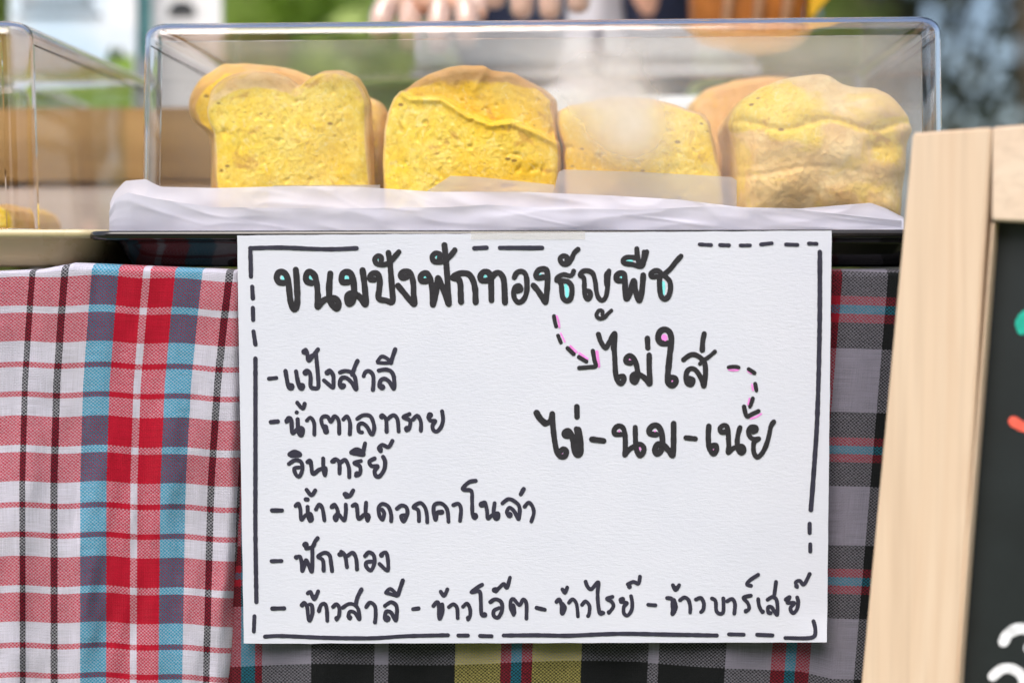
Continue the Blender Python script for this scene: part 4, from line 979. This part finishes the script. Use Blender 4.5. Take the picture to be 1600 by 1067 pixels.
# amber bag with yellow handles hanging at right behind the stall
bagm = plain('amber_leather', (.36, .12, .015), .45, .3, 18, .001); yelm = plain('yellow_canvas', (.80, .46, .02), .7)
def bag():
    Yb = .50; x0, x1 = P(1085, 0, Yb).x, P(1262, 0, Yb).x; zt, zb = P(1100, -130, Yb).z, P(1100, 60, Yb).z
    root = empty('hanging_bag', ((x0+x1)/2, Yb+.04, zb)); tag(root, 'amber brown bag with yellow sides hanging right of the vendor', 'bag')
    loops = [rrect((x0+x1)/2, Yb+.05, (x1-x0)/2*s, .045*s2, .02, zb + (zt-zb)*t) for t, s, s2 in ((0, .84, .7), (.02, .9, .85), (.15, 1, 1), (.5, 1.02, 1.1), (.85, .97, .8), (1, .93, .4))]
    o = loft('bag_body', loops, bagm, True, True); under(o, root)
    for f in (.28, .55, .80):
        x = x0+(x1-x0)*f; tube('strap', [(x, Yb-.006, zt), (x+.004, Yb-.006, (zt+zb)/2), (x, Yb-.001, zb+.01)], [.006]*3, plain('tan_strap', (.55, .30, .16), .6), 8, root)
    v = [(x1+.002, Yb, zt), (x1+.045, Yb+.01, zt+.01), (x1+.03, Yb+.02, zb+.05), (x1+.004, Yb+.01, zb+.02)]
    V = v + [(a, b+.03, c) for a, b, c in v]
    under(obj('side_panel', V, [(0,3,2,1),(4,5,6,7),(0,1,5,4),(1,2,6,5),(2,3,7,6),(3,0,4,7)], yelm), root)
    tube('handle', [((x0+.02), Yb+.05, zt), (x0+.03, Yb+.05, zt+.18), ((x0+x1)/2, Yb+.05, zt+.28), (x1-.03, Yb+.05, zt+.18), (x1-.02, Yb+.05, zt)], [.006]*5, yelm, 8, root)
    rail = tube('hanging_rail', [((x0+x1)/2-.9, Yb+.05, zt+.27), ((x0+x1)/2+.9, Yb+.05, zt+.27)], [.009, .009], plain('steel_rail', (.45, .45, .47), .3, Metallic=1.0), 10)
    c = ((x0+x1)/2, Yb+.05, zt+.27); recentre(rail, c); tag(rail, 'thin steel rail above the stall that carries the amber bag', 'rail')
bag()

# =================================================================== TREES
bark = plain('bark', (.10, .08, .06), .9, .3, 6, .01)
def tree(loc, h, cr, mleaf, n, label, seed, leafsz=.10, trunk=.12, shrub=False, group=None, z0=.35):
    rnd = random.Random(seed); root = empty('shrub' if shrub else 'tree', loc); tag(root, label, 'shrub' if shrub else 'tree', group)
    L = Vector(loc); pts = [L + Vector((.12*math.sin(k*1.3+seed), .1*math.cos(k+seed), h*.75*k/5)) for k in range(6)]
    tube('trunk', pts, [trunk*(1-.13*k) for k in range(6)], bark, 9, root)
    cl = []
    for b in range(12 if not shrub else 7):
        k = rnd.uniform(.25, 1); s = pts[min(5, int(k*5))]; a = rnd.uniform(0, 2*math.pi)
        e = L + Vector((math.cos(a)*cr*rnd.uniform(.4, .9), math.sin(a)*cr*rnd.uniform(.4, .9), h*rnd.uniform(z0+.1, .95)))
        mid = s.lerp(e, .5) + Vector((0, 0, .1*h*rnd.random())); tube('limb', [s, mid, e], [trunk*.42, trunk*.26, trunk*.08], bark, 6, root)
        cl += [e, mid]
    V, F = [], []
    for k in range(30): 
        a = rnd.uniform(0, 2*math.pi); cl.append(L + Vector((math.cos(a)*cr*rnd.random()**.5, math.sin(a)*cr*rnd.random()**.5, h*rnd.uniform(z0, 1.0))))
    for i in range(n):
        c = rnd.choice(cl); p = c + Vector([rnd.gauss(0, cr*.17) for _ in range(3)])
        a = Vector([rnd.gauss(0, 1) for _ in range(3)]).normalized(); b = a.cross(Vector([rnd.gauss(0, 1) for _ in range(3)])).normalized()
        s = leafsz*rnd.uniform(.6, 1.3); c0 = len(V); V += [p-a*s, p-b*s*.42, p+a*s, p+b*s*.42]; F.append((c0, c0+1, c0+2, c0+3))
    under(obj('crown', V, F, mleaf), root)
    return root
lf1 = m_leaf('fresh_leaves', (.34, .48, .08), (.62, .74, .26)); lf2 = m_leaf('grey_green_leaves', (.055, .065, .045), (.14, .155, .11))
lf4 = m_leaf('added_tree_leaves', (.04, .06, .02), (.09, .12, .04)); lf3 = m_leaf('mid_leaves', (.08, .13, .03), (.22, .28, .07))
def at(px, Y): p = P(px, 430, Y); return (p.x, Y, 0)
tree(at(80, 5.0), 2.3, 1.0, lf3, 5000, 'bushy green shrub beyond the pale blue poster', 1, .09, .05, True, z0=.05)
tree(at(470, 4.4), 2.6, .95, lf1, 6500, 'bright fresh green shrub seen between the posters and the gloved hand', 2, .09, .05, True, z0=.05)
tree(at(800, 6.5), 3.0, 1.2, lf1, 5000, 'bright green shrub beyond the vendor', 3, .09, .05, True, z0=.05)
tree(at(1080, 7.5), 3.4, 1.2, lf3, 4500, 'mid green shrub behind the hanging bag', 4, .09, .06, True, z0=.05)
tree(at(1330, 9), 6.5, 1.25, lf2, 1500, 'dark grey-green tree at the right end of the cover', 5, .12, .16, z0=.12)
tree(at(1600, 8), 6.0, 1.5, lf2, 650, 'dark tree above the blackboard with sky showing through', 6, .14, .14, z0=.12)
tree(at(1830, 12), 8, 2.2, lf2, 650, 'farther dark tree right of the blackboard', 7, .17, .2, z0=.08)
tree(at(620, 15), 9, 3.5, lf3, 5200, 'tall tree far behind the stall', 8, .2, .2, z0=.08)
tree(at(200, 14), 8.5, 3.5, lf3, 5200, 'tall tree far behind the posters', 9, .2, .2, z0=.08)
for i, (x, y, h, lb) in enumerate([(-9.5, -12, 8, 'unseen leafy tree farthest to the left, added to darken cover reflections'), (-5.8, -13, 8.5, 'second unseen leafy tree from the left, added to darken cover reflections'),
        (-2.5, -12.5, 8, 'unseen leafy tree just left of the gap, added to shape cover reflections'), (3.6, -12, 7.5, 'unseen leafy tree just right of the gap, added to shape cover reflections'), (7.6, -13, 8.5, 'unseen leafy tree farthest to the right, added to darken cover reflections')]):
    tree((x, y, 0), h, 2.3, lf4, 5200, lb, 20+i, .26, .2, z0=.0)  # unseen trees added to darken the cover's sky reflection, gap left for glare
